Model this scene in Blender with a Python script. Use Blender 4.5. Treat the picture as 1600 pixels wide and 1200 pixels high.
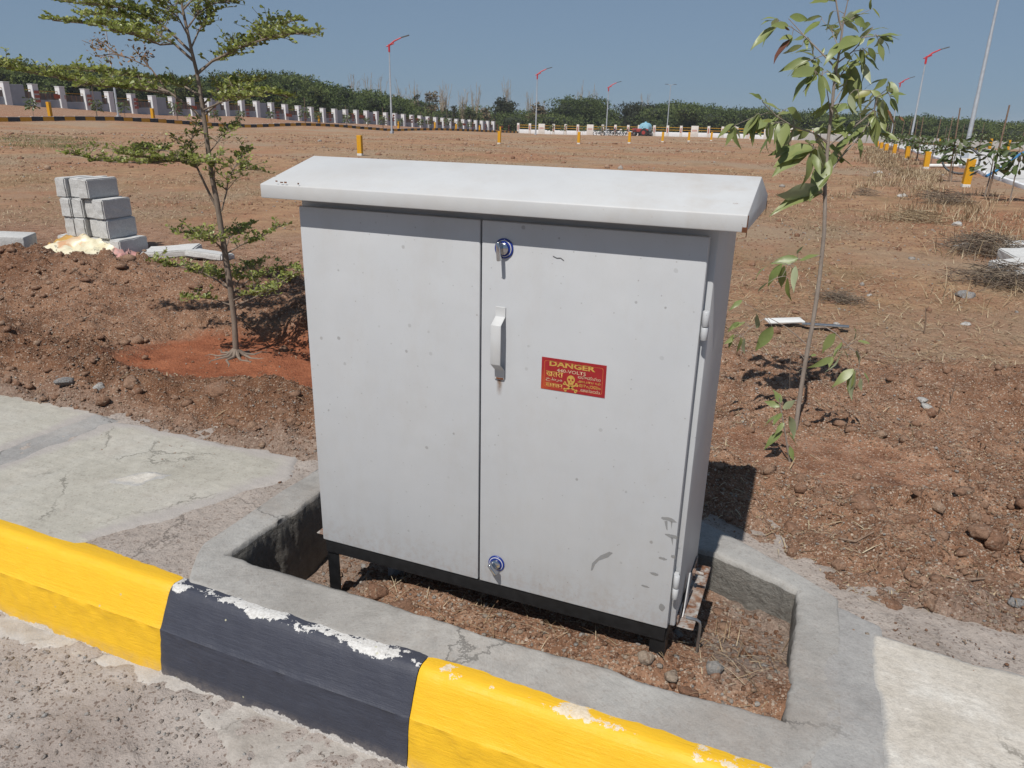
import bpy, bmesh, math, random
import numpy as np
from mathutils import Vector, Matrix, Euler
random.seed(7); RNG = np.random.default_rng(11)
for o in list(bpy.data.objects): bpy.data.objects.remove(o)
scene = bpy.context.scene
COL = scene.collection
R_ = math.radians

# ------------------------------------------------------------------ camera
FPX, CAM = 1165.0, Vector((0.842, -1.857, 1.50))
YAW, PITCH, ROLL = -0.382, 0.3436, 0.0222
_f = Vector((math.sin(YAW)*math.cos(PITCH), math.cos(YAW)*math.cos(PITCH), -math.sin(PITCH)))
_r0 = Vector((math.cos(YAW), -math.sin(YAW), 0)); _u0 = _r0.cross(_f)
_r = _r0*math.cos(ROLL) + _u0*math.sin(ROLL); _u = -_r0*math.sin(ROLL) + _u0*math.cos(ROLL)
cam_d = bpy.data.cameras.new('camera'); cam = bpy.data.objects.new('camera', cam_d); COL.objects.link(cam)
cam_d.sensor_width = 36; cam_d.lens = FPX/1600*36; cam_d.clip_start = 0.05; cam_d.clip_end = 6000
M = Matrix((_r, _u, -_f)).transposed().to_4x4(); M.translation = CAM
cam.matrix_world = M
scene.camera = cam
# ------------------------------------------------------------------ sky, sun, exposure
SUN = Vector((-0.056, -0.845, 1.27)).normalized()       # towards the sun
elev = math.asin(SUN.z)
world = bpy.data.worlds.new('World'); scene.world = world; world.use_nodes = True
wn = world.node_tree; wn.nodes.clear()
sky = wn.nodes.new('ShaderNodeTexSky'); sky.sky_type = 'NISHITA'; sky.sun_disc = False
sky.sun_elevation = elev; sky.sun_rotation = math.atan2(SUN.x, SUN.y)
sky.altitude = 500; sky.air_density = 0.9; sky.dust_density = 0.35; sky.ozone_density = 3.2
hs = wn.nodes.new('ShaderNodeHueSaturation'); hs.inputs['Saturation'].default_value = 0.80; hs.inputs['Value'].default_value = 1.0
bg = wn.nodes.new('ShaderNodeBackground'); bg.inputs['Strength'].default_value = 0.15
wo = wn.nodes.new('ShaderNodeOutputWorld')
gm = wn.nodes.new('ShaderNodeGamma'); gm.inputs['Gamma'].default_value = 0.30
tn = wn.nodes.new('ShaderNodeMix'); tn.data_type = 'RGBA'; tn.blend_type = 'MULTIPLY'; tn.inputs[0].default_value = 1; tn.inputs[7].default_value = (0.67, 1.05, 1.50, 1)
wn.links.new(sky.outputs[0], gm.inputs[0]); wn.links.new(gm.outputs[0], tn.inputs[6]); wn.links.new(tn.outputs[2], hs.inputs['Color']); wn.links.new(hs.outputs[0], bg.inputs['Color']); wn.links.new(bg.outputs[0], wo.inputs['Surface'])
sd = bpy.data.lights.new('sun', 'SUN'); sd.energy = 4.8; sd.angle = R_(0.53); sd.color = (1.0, 0.955, 0.89)
sun = bpy.data.objects.new('sun', sd); COL.objects.link(sun)
sun.rotation_euler = SUN.to_track_quat('Z', 'Y').to_euler()
scene.view_settings.view_transform = 'Standard'; scene.view_settings.look = 'None'
scene.view_settings.exposure = 0.0; scene.view_settings.gamma = 1.0; scene.view_settings.use_curve_mapping = False
HAZE = 0.0003
scene.render.resolution_x = 1024; scene.render.resolution_y = 768

# ------------------------------------------------------------------ placing helpers
def ray(px, py): return _f + _r*((px-800)/FPX) - _u*((py-600)/FPX)
def onplane(px, py, ax, val):
    d = ray(px, py); t = (val-CAM[ax])/d[ax]; return CAM + d*t
def atdepth(px, py, depth): return CAM + ray(px, py)*depth       # depth along the optical axis
FWD = Vector((math.sin(YAW), math.cos(YAW), 0)); RGT = Vector((math.cos(YAW), -math.sin(YAW), 0))
def onvert(base, px, py, off=0.0):            # upright plane through base, facing the viewer, pushed off metres away
    d = ray(px, py); t = ((base-CAM).dot(FWD)+off)/d.dot(FWD); return CAM + d*t

# ------------------------------------------------------------------ noise (numpy)
def _hash(ix, iy, s):
    h = (ix.astype(np.int64)*374761393 + iy.astype(np.int64)*668265263 + s*982451653) & 0x7fffffff
    h = ((h ^ (h >> 13))*1274126177) & 0x7fffffff
    h = ((h ^ (h >> 15))*2246822519) & 0x7fffffff
    return ((h ^ (h >> 16)) & 0xffffff)/float(0xffffff)
def vnoise(x, y, s=0):
    ix, iy = np.floor(x), np.floor(y); fx, fy = x-ix, y-iy
    fx = fx*fx*fx*(fx*(fx*6-15)+10); fy = fy*fy*fy*(fy*(fy*6-15)+10)
    a = _hash(ix, iy, s); b = _hash(ix+1, iy, s); c = _hash(ix, iy+1, s); d = _hash(ix+1, iy+1, s)
    return (a*(1-fx)+b*fx)*(1-fy) + (c*(1-fx)+d*fx)*fy
def fbm(x, y, sc, octv=4, s=0, g=.5):
    v = 0; a = 1; t = 0
    for o in range(octv):
        v = v + a*vnoise(x*sc+17.3*o, y*sc-9.1*o, s+o); t += a; a *= g; sc *= 2.03
    return v/t - .5
def clods(x, y, cell, dens, s):               # rounded lumps: one per cell with probability dens
    u, v = x/cell, y/cell; ix, iy = np.floor(u), np.floor(v); best = np.zeros_like(u)
    for dx in (-1, 0, 1):
        for dy in (-1, 0, 1):
            jx, jy = ix+dx, iy+dy
            cx = jx + .2+.6*_hash(jx, jy, s); cy = jy + .2+.6*_hash(jx, jy, s+1)
            rr = .18+.42*_hash(jx, jy, s+2)**2; on = _hash(jx, jy, s+3) < dens
            an = _hash(jx, jy, s+4)*3.1; ex = .7+.5*_hash(jx, jy, s+5)
            ax = (u-cx)*np.cos(an)+(v-cy)*np.sin(an); ay = (-(u-cx)*np.sin(an)+(v-cy)*np.cos(an))*ex
            d2 = np.maximum(np.maximum(np.abs(ax), np.abs(ay)), .72*(np.abs(ax)+np.abs(ay)))/rr
            best = np.maximum(best, np.where(on & (d2 < 1), rr*np.minimum(.62+.3*ax/rr, 1.7*(1-d2)), 0))
    return best*cell
def sst(a, b, x):
    t = np.clip((x-a)/(b-a), 0, 1); return t*t*(3-2*t)

# ------------------------------------------------------------------ terrain
CT = []
for gx in (-26, -14, -6, 2, 8, 16):
    for gy in (-6, 4, 14, 26, 40): CT.append((gx, gy, 0.0))
CT += [(-40, 0, .1), (-40, 20, .15), (-40, 40, 0), (-60, 38, .3), (-60, 68, -.24), (-60, 100, -.9), (-60, 149, -1.6),
       (-69, 48, 1.5), (-68.5, 78, .9), (-68, 105, 0), (-67, 154, -1.4), (-80, 30, 2.2), (-85, 80, 1.6), (-75, 15, 1.6), (-90, 130, .2),
       (-10, 60, -.05), (6, 60, -.1), (10, 90, -.4), (10, 130, -1.2), (-30, 100, -.6), (-13, 147, -1.3), (-35, 150, -1.4), (0, 120, -.9), (40, 118, -1.7), (30, 60, -.4), (-40, 70, -.3), (10, 170, -1.8), (-60, 190, -1.8), (50, 20, 0)]
_C = np.array(CT); _n = len(_C)
def _U(r2): return np.where(r2 > 0, r2*np.log(r2+1e-9), 0)
_K = np.zeros((_n+3, _n+3)); _d2 = ((_C[:, None, :2]-_C[None, :, :2])**2).sum(-1)
_K[:_n, :_n] = _U(_d2) + np.eye(_n)*60; _K[:_n, _n] = 1; _K[:_n, _n+1:] = _C[:, :2]; _K[_n, :_n] = 1; _K[_n+1:, :_n] = _C[:, :2].T
_w = np.linalg.solve(_K, np.concatenate([_C[:, 2], np.zeros(3)]))
def large(x, y):
    z = _w[_n] + _w[_n+1]*x + _w[_n+2]*y
    for k in range(_n): z = z + _w[k]*_U((x-_C[k, 0])**2 + (y-_C[k, 1])**2)
    r = np.hypot(x, y); t = sst(165, 230, r)
    z = np.clip(z, -3, 3)
    near = 1 - sst(10, 24, r)
    return (z*(1-t) + (-1.6)*t)*(1-near)
def soil_edge(x): return np.interp(x, [-1.2, -1.0, -.85, .50, .78, .95, 1.10, 1.5, 3.0], [.60, .70, .86, .86, .76, .66, .55, .53, .60]) + .09*fbm(x, x*0+3.7, 2.4, 4, 5)
BASIN_L = (-2.40, 1.62); BASIN_R = (1.05, 1.62)
def basins(x, y):
    n = fbm(x, y, 1.7, 3, 40)
    a = np.hypot((x-BASIN_L[0])/1.02, (y-BASIN_L[1])/.50) + n*.6
    b = np.hypot((x-BASIN_R[0])/.62, (y-BASIN_R[1])/.34) + n*.5
    return 1-sst(.72, 1.12, a), 1-sst(.6, 1.1, b)
def H(x, y, fine=True):
    x = np.asarray(x, float); y = np.asarray(y, float)
    z = large(x, y)
    r = np.hypot(x-CAM.x, y-CAM.y)
    yb = soil_edge(x)
    nearw = 1-sst(7, 15, r)
    s = sst(-.10, .42, y-yb)
    z = z + nearw*.03*s
    left = sst(-1.0, -1.9, x) if False else 1-sst(-2.0, -1.1, x)
    right = sst(.9, 1.8, x)
    z = z + left*(.23*np.exp(-((y-2.75-.10*np.sin(x*1.3))/.62)**2) + .07*np.exp(-((y-1.05)/.35)**2))*(1-sst(9, 14, r))
    z = z + right*(.16*np.exp(-((y-2.95-.06*x)/.38)**2) + .05*np.exp(-((y-1.3)/.6)**2)*sst(1.3, 2.2, x))*(1-sst(7, 11, r))
    ba, bb = basins(x, y)
    rough = nearw*(1-.93*ba)*(1-.85*bb)
    soilband = (1-sst(3.3, 4.6, y)) if True else 1
    leftband = 1-sst(3.2, 3.9, y+.0*x)
    band = np.where(x < -.5, leftband, 1-sst(3.1, 3.9, y))*sst(.35, .8, y)
    z = z*(1-ba*.9) + ba*(.015)
    z = z*(1-bb*.7) + bb*(.02)
    z = z + fbm(x, y, .55, 3, 21)*.10*sst(4, 9, r)*(1-sst(60, 120, r)) + fbm(x, y, .07, 3, 23)*.2*sst(30, 70, r)*(1-sst(150, 220, r))
    if fine:
        wx = x+.07*fbm(x, y, 7, 3, 3); wy = y+.07*fbm(x, y, 7, 3, 13); cl = .22+1.5*sst(.35, .78, vnoise(x*1.6, y*1.6, 71))
        z = z + rough*band*(fbm(x, y, 2.2, 4, 31)*.17 + cl*(clods(wx, wy, .40, .42, 50)*.50 + clods(wx, wy, .17, .50, 60)*.62 + clods(x+.02*fbm(x, y, 22, 2, 4), y+.02*fbm(x, y, 22, 2, 14), .075, .55, 70)*.75)
                            + np.abs(fbm(x, y, 5, 3, 33))*.10 + np.abs(fbm(x, y, 13, 3, 43))*.075 + np.abs(fbm(x, y, 34, 2, 45))*.020 - .028)
        z = z + nearw*(1-band)*(fbm(x, y, 2.5, 4, 35)*.05 + clods(x, y, .16, .18, 80)*.35 + fbm(x, y, 12, 3, 36)*.015)
        z = z + (ba+bb)*(fbm(x, y, 3.0, 3, 37)*.035 + fbm(x, y, 14, 2, 38)*.006)
    # under road, kerb, paving and pit the sheet drops out of the way; the soil laps over the paving's back edge
    low = 1-sst(-.16, .09, y-yb)
    z = z*(1-low) - low*.42
    z = np.where(y < -.25, -.62, z)
    return z
def H1(x, y): return float(H(np.array([x]), np.array([y]))[0])
def gat(px, py, fine=True):                   # the point of the ground that the pixel looks at
    z = 0.0
    for k in range(14):
        P = onplane(px, py, 2, z) if ray(px, py).z < -1e-4 else atdepth(px, py, 150)
        z2 = float(H(np.array([P.x]), np.array([P.y]), fine)[0]); dz = z2-z; z = z+dz*.6
        if abs(dz) < .004: break
    return Vector((P.x, P.y, z))
def drop(P): return Vector((P.x, P.y, H1(P.x, P.y)))

# ------------------------------------------------------------------ object helpers
def tag(o, label=None, cat=None, group=None, kind=None):
    if label: o['label'] = label
    if cat: o['category'] = cat
    if group: o['group'] = group
    if kind: o['kind'] = kind
    return o
def empty(name, loc=(0, 0, 0), label=None, cat=None, group=None, kind=None):
    o = bpy.data.objects.new(name, None); COL.objects.link(o); o.location = loc; o.empty_display_size = .1
    return tag(o, label, cat, group, kind)
def link(name, me, m=None, parent=None, smooth=False):
    o = bpy.data.objects.new(name, me); COL.objects.link(o)
    if m is not None and not me.materials:
        for q in (m if isinstance(m, (list, tuple)) else [m]): me.materials.append(q)
    if smooth: me.polygons.foreach_set('use_smooth', np.ones(len(me.polygons), bool))
    if parent is not None:
        o.parent = parent; o.matrix_parent_inverse = Matrix.Translation(parent.location).inverted() if parent.rotation_euler == Euler((0, 0, 0)) else parent.matrix_basis.inverted()
    return o
def np_mesh(name, V, F, fattr=None, vcol=None):
    """V (n,3), F (m,3|4) arrays -> mesh; fattr: per-face float attribute 'rnd'; vcol: per-vertex colour 'mixcol'"""
    me = bpy.data.meshes.new(name); V = np.asarray(V, np.float32); F = np.asarray(F, np.int32); k = F.shape[1]
    me.vertices.add(len(V)); me.vertices.foreach_set('co', V.ravel())
    me.loops.add(F.size); me.loops.foreach_set('vertex_index', F.ravel())
    me.polygons.add(len(F)); me.polygons.foreach_set('loop_start', np.arange(0, F.size, k, dtype=np.int32)); me.polygons.foreach_set('loop_total', np.full(len(F), k, np.int32))
    me.update(calc_edges=True)
    if fattr is not None:
        a = me.attributes.new('rnd', 'FLOAT', 'FACE'); a.data.foreach_set('value', np.asarray(fattr, np.float32))
    if vcol is not None:
        a = me.color_attributes.new('mixcol', 'FLOAT_COLOR', 'POINT'); c = np.ones((len(V), 4), np.float32); c[:, :3] = vcol; a.data.foreach_set('color', c.ravel())
    return me
class MB:
    def __init__(s): s.v = []; s.f = []; s.m = []; s.mi = 0
    def add(s, v, f):
        n = len(s.v); s.v += [tuple(p) for p in v]; s.f += [tuple(i+n for i in q) for q in f]; s.m += [s.mi]*len(f)
    def box(s, c, d, rz=0, T=None):
        x, y, z = d[0]/2, d[1]/2, d[2]/2; pts = [Vector((a*x, b*y, e*z)) for e in (-1, 1) for b in (-1, 1) for a in (-1, 1)]
        if T is None: T = Matrix.Rotation(rz, 3, 'Z')
        s.add([T @ p + Vector(c) for p in pts], [(0, 2, 3, 1), (4, 5, 7, 6), (0, 1, 5, 4), (2, 6, 7, 3), (0, 4, 6, 2), (1, 3, 7, 5)])
    def tube(s, P, rad, n=8, cap=True):
        P = [Vector(p) for p in P]; rad = rad if isinstance(rad, (list, tuple)) else [rad]*len(P)
        t0 = (P[1]-P[0]).normalized(); a = t0.orthogonal().normalized(); v = []; f = []
        for i, p in enumerate(P):
            t = (P[min(i+1, len(P)-1)]-P[max(i-1, 0)]).normalized(); a = (a-t*a.dot(t)).normalized(); b = t.cross(a)
            for k in range(n):
                w = 2*math.pi*k/n; v.append(p + (a*math.cos(w)+b*math.sin(w))*rad[i])
        for i in range(len(P)-1):
            for k in range(n):
                k2 = (k+1) % n; f.append((i*n+k, i*n+k2, (i+1)*n+k2, (i+1)*n+k))
        if cap: f.append(tuple(range(n-1, -1, -1))); f.append(tuple((len(P)-1)*n+k for k in range(n)))
        s.add(v, f)
    def prism(s, poly, axis, a, b):            # poly: 2D points, extruded along axis from a to b
        n = len(poly)
        def mk(p, t): return {0: (t, p[0], p[1]), 1: (p[0], t, p[1]), 2: (p[0], p[1], t)}[axis]
        v = [mk(p, a) for p in poly] + [mk(p, b) for p in poly]
        f = [tuple(range(n)), tuple(range(2*n-1, n-1, -1))] + [(i, i+n, (i+1) % n+n, (i+1) % n) for i in range(n)]
        s.add(v, f)
    def mesh(s, name='m', bevel=0, seg=2):
        me = bpy.data.meshes.new(name); me.from_pydata(s.v, [], s.f); me.update()
        for i, p in enumerate(me.polygons): p.material_index = s.m[i]
        bm = bmesh.new(); bm.from_mesh(me)
        bmesh.ops.recalc_face_normals(bm, faces=bm.faces)
        if bevel: bmesh.ops.bevel(bm, geom=[e for e in bm.edges if len(e.link_faces) == 2 and e.calc_face_angle(0) > .4], offset=bevel, segments=seg, profile=.5, affect='EDGES', clamp_overlap=True)
        bm.to_mesh(me); bm.free(); return me
    def build(s, name, m, parent=None, bevel=0, seg=2, smooth=False):
        me = s.mesh(name, bevel, seg); o = link(name, me, m, parent, smooth)
        if smooth or bevel:
            try: me.set_sharp_from_angle(angle=R_(40))
            except Exception: pass
            me.polygons.foreach_set('use_smooth', np.ones(len(me.polygons), bool))
            try: me.set_sharp_from_angle(angle=R_(40))
            except Exception: pass
        return o
def bx(name, c, d, m, parent=None, bevel=.003, rz=0, T=None):
    b = MB(); b.box(c, d, rz, T); return b.build(name, m, parent, bevel)
def copy_tree(o, parent=None):
    c = o.copy(); COL.objects.link(c); c.parent = parent
    for ch in o.children: copy_tree(ch, c)
    return c
def vary(me, amp, sc=6, seed=0):               # uneven surface on a mesh
    n = len(me.vertices); c = np.empty(n*3, np.float32); me.vertices.foreach_get('co', c); c = c.reshape(-1, 3)
    d = np.stack([fbm(c[:, 1]*1.3+c[:, 2], c[:, 2]*.9-c[:, 0], sc, 3, seed), fbm(c[:, 0]+c[:, 2], c[:, 2]-c[:, 1], sc, 3, seed+9), fbm(c[:, 0]-c[:, 1]*.8, c[:, 1]+c[:, 2]*.7, sc, 3, seed+19)], 1)
    c += d.astype(np.float32)*amp*2; me.vertices.foreach_set('co', c.ravel()); me.update()
ORD = ['first', 'second', 'third', 'fourth', 'fifth', 'sixth', 'seventh', 'eighth', 'ninth', 'tenth', 'eleventh', 'twelfth', 'thirteenth', 'fourteenth', 'fifteenth', 'sixteenth', 'seventeenth', 'eighteenth', 'nineteenth', 'twentieth']

# ------------------------------------------------------------------ materials
ALB = 0.80      # overall reflectance of the palette below
class NT:
    def __init__(s, name):
        s.m = bpy.data.materials.new(name); s.m.use_nodes = True; s.t = s.m.node_tree; s.t.nodes.clear()
        s.out = s.n('OutputMaterial'); s.b = s.n('BsdfPrincipled'); s.t.links.new(s.b.outputs[0], s.out.inputs[0]); s._co = None
    def n(s, k, **kw):
        q = s.t.nodes.new('ShaderNode'+k)
        for a, b in kw.items(): setattr(q, a, b)
        return q
    def set(s, sock, v):
        if v is None: return
        if hasattr(v, 'is_linked'): s.t.links.new(v, sock)
        elif isinstance(v, (tuple, list)): sock.default_value = (*v, 1) if len(v) == 3 and sock.type == 'RGBA' else v
        else: sock.default_value = v
    def co(s):
        if s._co is None: s._co = s.n('TexCoord').outputs['Object']
        return s._co
    def map(s, scale=(1, 1, 1), loc=None, rot=(0, 0, 0)):
        q = s.n('Mapping'); s.set(q.inputs[0], s.co()); q.inputs['Scale'].default_value = scale; q.inputs['Rotation'].default_value = rot
        if loc is not None: s.set(q.inputs['Location'], loc)
        return q.outputs[0]
    def noise(s, sc, det=4, ro=.55, vec=None, col=False, dist=0):
        q = s.n('TexNoise'); s.set(q.inputs['Vector'], vec or s.co()); q.inputs['Scale'].default_value = sc; q.inputs['Detail'].default_value = det; q.inputs['Roughness'].default_value = ro; q.inputs['Distortion'].default_value = dist
        return q.outputs['Color' if col else 'Fac']
    def vor(s, sc, out='Color', feat='F1', rnd=1, vec=None):
        q = s.n('TexVoronoi'); q.feature = feat; s.set(q.inputs['Vector'], vec or s.co()); q.inputs['Scale'].default_value = sc; q.inputs['Randomness'].default_value = rnd
        return q.outputs[out]
    def vor2(s, sc, out='Color'):
        x, y, z = s.sep(s.co()); c = s.n('CombineXYZ'); s.set(c.inputs[0], x); s.set(c.inputs[1], z); q = s.n('TexVoronoi'); q.voronoi_dimensions = '2D'; s.set(q.inputs['Vector'], c.outputs[0]); q.inputs['Scale'].default_value = sc; return q.outputs[out]
    def ramp(s, fac, stops, interp='LINEAR'):
        q = s.n('ValToRGB'); q.color_ramp.interpolation = interp; e = q.color_ramp.elements
        while len(e) < len(stops): e.new(.5)
        for i, (p, c) in enumerate(stops):
            e[i].position = p; c = (c, c, c) if isinstance(c, (int, float)) else c; e[i].color = (*c, 1)
        s.set(q.inputs[0], fac); return q.outputs[0]
    def mix(s, fac, a, b, mode='MIX'):
        q = s.n('Mix', data_type='RGBA', blend_type=mode); q.clamp_factor = True
        s.set(q.inputs[0], fac); s.set(q.inputs[6], a); s.set(q.inputs[7], b); return q.outputs[2]
    def math(s, op, a, b=None, c=None):
        q = s.n('Math', operation=op); s.set(q.inputs[0], a)
        if b is not None: s.set(q.inputs[1], b)
        if c is not None: s.set(q.inputs[2], c)
        return q.outputs[0]
    def sep(s, v):
        q = s.n('SeparateXYZ'); s.set(q.inputs[0], v); return q.outputs
    def attr(s, name, out='Fac'):
        q = s.n('Attribute'); q.attribute_name = name; return q.outputs[out]
    def rand(s): return s.n('ObjectInfo').outputs['Random']
    def bump(s, h, st=.5, dist=.01, prev=None):
        q = s.n('Bump'); q.inputs['Strength'].default_value = st; q.inputs['Distance'].default_value = dist; s.set(q.inputs['Height'], h)
        if prev is not None: s.set(q.inputs['Normal'], prev)
        return q.outputs[0]
    def fin(s, col, rough=.8, nrm=None, metal=0, spec=.5, **kw):
        if hasattr(col, 'is_linked'): col = s.mix(1.0, col, (ALB, ALB, ALB), 'MULTIPLY')
        else: col = tuple(c*ALB for c in col[:3])
        s.set(s.b.inputs['Base Color'], col); s.set(s.b.inputs['Roughness'], rough); s.set(s.b.inputs['Metallic'], metal); s.set(s.b.inputs['Specular IOR Level'], spec)
        if nrm is not None: s.set(s.b.inputs['Normal'], nrm)
        for k, v in kw.items(): s.set(s.b.inputs[k.replace('_', ' ')], v)
        return s.m
def simple(name, col, rough=.7, var=.15, sc=20, metal=0, spec=.4, bump=.15, bd=.004):
    t = NT(name); n = t.noise(sc, 5); lo = tuple(c*(1-var) for c in col); hi = tuple(min(1, c*(1+var)) for c in col)
    return t.fin(t.ramp(n, [(.3, lo), (.7, hi)]), rough, t.bump(n, bump, bd) if bump else None, metal, spec)

def m_soil():
    t = NT('soil'); mc = t.n('Attribute'); mc.attribute_name = 'mixcol'; red, straw, dust = t.sep(mc.outputs['Color'])
    big = t.noise(.9, 5, .6); mid = t.noise(7, 6, .62); fine = t.noise(60, 5, .65); vf = t.noise(240, 3, .6)
    base = t.ramp(mid, [(.30, (0.168, 0.086, 0.052)), (.46, (0.306, 0.162, 0.097)), (.60, (0.425, 0.246, 0.156)), (.75, (0.554, 0.363, 0.251))])
    base = t.mix(t.ramp(big, [(.35, 0), (.7, .34)]), base, (0.415, 0.252, 0.165))
    # field: paler, straw-coloured litter
    fmid = t.noise(2.3, 9, .72)
    field = t.ramp(fmid, [(.28, (0.209, 0.105, 0.059)), (.44, (0.363, 0.201, 0.116)), (.58, (0.491, 0.293, 0.169)), (.75, (0.570, 0.385, 0.219))])
    fst = t.noise(22, 6, .75, vec=t.map((1, 1, 1)))
    field = t.mix(t.ramp(fst, [(.48, 0), (.68, .55)]), field, (0.570, 0.427, 0.235))
    fl = t.noise(.23, 5, .65)
    field = t.mix(t.ramp(fl, [(.46, 0), (.60, .75)]), field, (0.400, 0.192, 0.112))
    field = t.mix(t.ramp(t.noise(.55, 6, .7, vec=t.map((1.3, .8, 1), (9, 4, 0))), [(.50, 0), (.62, .7)]), field, (0.310, 0.210, 0.112))
    field = t.mix(t.ramp(t.noise(.16, 5, .6, vec=t.map((1, 1, 1), (31, 7, 0))), [(.47, 0), (.60, .7)]), field, t.ramp(fst, [(.35, (.34, .255, .175)), (.65, (.46, .36, .255))]))
    base = t.mix(t.math('MULTIPLY', t.attr('darktone'), t.ramp(t.noise(3.5, 6, .65), [(.3, .5), (.6, 1)])), base, t.mix(1.0, base, (.58, .50, .44), 'MULTIPLY'))
    c = t.mix(straw, base, field)
    # gravel chips and crumbs: every cell its own tone
    def chips(sc, lo, hi, colr, amt, vec=None):
        v = t.vor(sc, 'Color'); x, y, z = t.sep(v); d = t.vor(sc, 'Distance')
        msk = t.math('MULTIPLY', t.ramp(x, [(lo, 0), (hi, amt)]), t.ramp(d, [(.35, 1), (.5, 0)]))
        return msk, y
    m1, r1 = chips(85, .66, .70, None, .95)
    c1 = t.ramp(r1, [(0, (.58, .45, .35)), (.3, (.20, .10, .06)), (.5, (.62, .52, .42)), (.8, (.44, .27, .18)), (1, (.42, .38, .35))], 'CONSTANT')
    near = t.math('SUBTRACT', t.math('SUBTRACT', 1, t.math('MULTIPLY', straw, .6)), t.math('MULTIPLY', t.attr('darktone'), .45))
    c = t.mix(t.math('MULTIPLY', m1, near), c, c1)
    m2, r2 = chips(190, .60, .66, None, .85)
    c = t.mix(t.math('MULTIPLY', m2, near), c, t.ramp(r2, [(0, (.54, .42, .32)), (.35, (.17, .08, .045)), (.6, (.60, .50, .41)), (1, (.5, .42, .33))], 'CONSTANT'))
    redc = t.ramp(mid, [(.3, (0.298, 0.096, 0.047)), (.7, (0.507, 0.184, 0.091))])
    redc = t.mix(t.ramp(fine, [(.55, 0), (.75, .5)]), redc, (0.507, 0.228, 0.131))
    c = t.mix(t.math('MULTIPLY', red, .93), c, redc)
    dc = t.ramp(fine, [(.3, (.26, .20, .165)), (.7, (.40, .33, .28))])
    c = t.mix(t.math('MULTIPLY', dust, t.ramp(mid, [(.3, .55), (.7, 1)])), c, dc)
    c = t.mix(.40, c, t.ramp(fine, [(.3, .30), (.68, 1.12)]), 'MULTIPLY')
    h = t.math('ADD', t.math('MULTIPLY', fine, 1.0), t.math('MULTIPLY', t.math('SUBTRACT', 1, t.vor(95, 'Distance')), .5))
    nb = t.bump(mid, .5, .06); nb = t.bump(h, .85, .012, nb); nb = t.bump(vf, .5, .004, nb)
    return t.fin(c, .95, nb, spec=.15)
def m_concrete(name, cols, scale=6, bst=.35, chips=True, speck=.35, blend=None):
    t = NT(name); a = t.noise(scale*.35, 6, .62); b = t.noise(scale*3, 6, .65); f = t.noise(170, 4, .7)
    c = t.ramp(a, [(.30, cols[0]), (.5, cols[1]), (.7, cols[2])])
    c = t.mix(.35, c, t.ramp(b, [(.3, .55), (.7, 1.1)]), 'MULTIPLY')
    c = t.mix(.3, c, t.ramp(f, [(.3, .55), (.65, 1.1)]), 'MULTIPLY')
    x, y, z = t.sep(t.vor(130, 'Color'))
    c = t.mix(t.math('MULTIPLY', t.ramp(x, [(.9, 0), (.92, 1)]), speck), c, (.16, .11, .085))
    c = t.mix(t.ramp(t.noise(1.7, 7, .72), [(.50, 0), (.72, .35)]), c, (.40, .33, .275))
    dv = t.n('VectorMath', operation='MULTIPLY_ADD'); t.set(dv.inputs[0], t.noise(4, 6, .7, col=True)); dv.inputs[1].default_value = (.28, .28, .28); t.set(dv.inputs[2], t.co())
    cr = t.vor(1.6, 'Distance', 'DISTANCE_TO_EDGE', vec=dv.outputs[0]); cm = t.math('MULTIPLY', t.ramp(cr, [(.004, 1), (.011, 0)]), t.ramp(t.noise(1.9, 3, .5), [(.48, 0), (.56, .7)]))
    c = t.mix(cm, c, tuple(v*.42 for v in cols[0])); c = t.mix(t.ramp(t.noise(33, 5, .8), [(.64, 0), (.69, .45)]), c, tuple(v*.62 for v in cols[0]))
    if blend is not None:
        e = t.math('ADD', t.attr('edge'), t.math('MULTIPLY', t.math('SUBTRACT', t.noise(16, 7, .75), .5), .9))
        c = t.mix(t.ramp(e, [(.25, 1), (.75, 0)]), c, t.mix(.5, blend, t.ramp(f, [(.3, .30), (.7, .50)])))
        tw = t.noise(5, 5, .6, vec=t.map((1, 9, 1), rot=(0, 0, .5))); c = t.mix(.16, c, t.ramp(tw, [(.35, .55), (.65, 1.15)]), 'MULTIPLY')
    nb = t.bump(b, bst, .02); nb = t.bump(f, bst, .005, nb)
    return t.fin(c, .92, nb, spec=.2)
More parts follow.
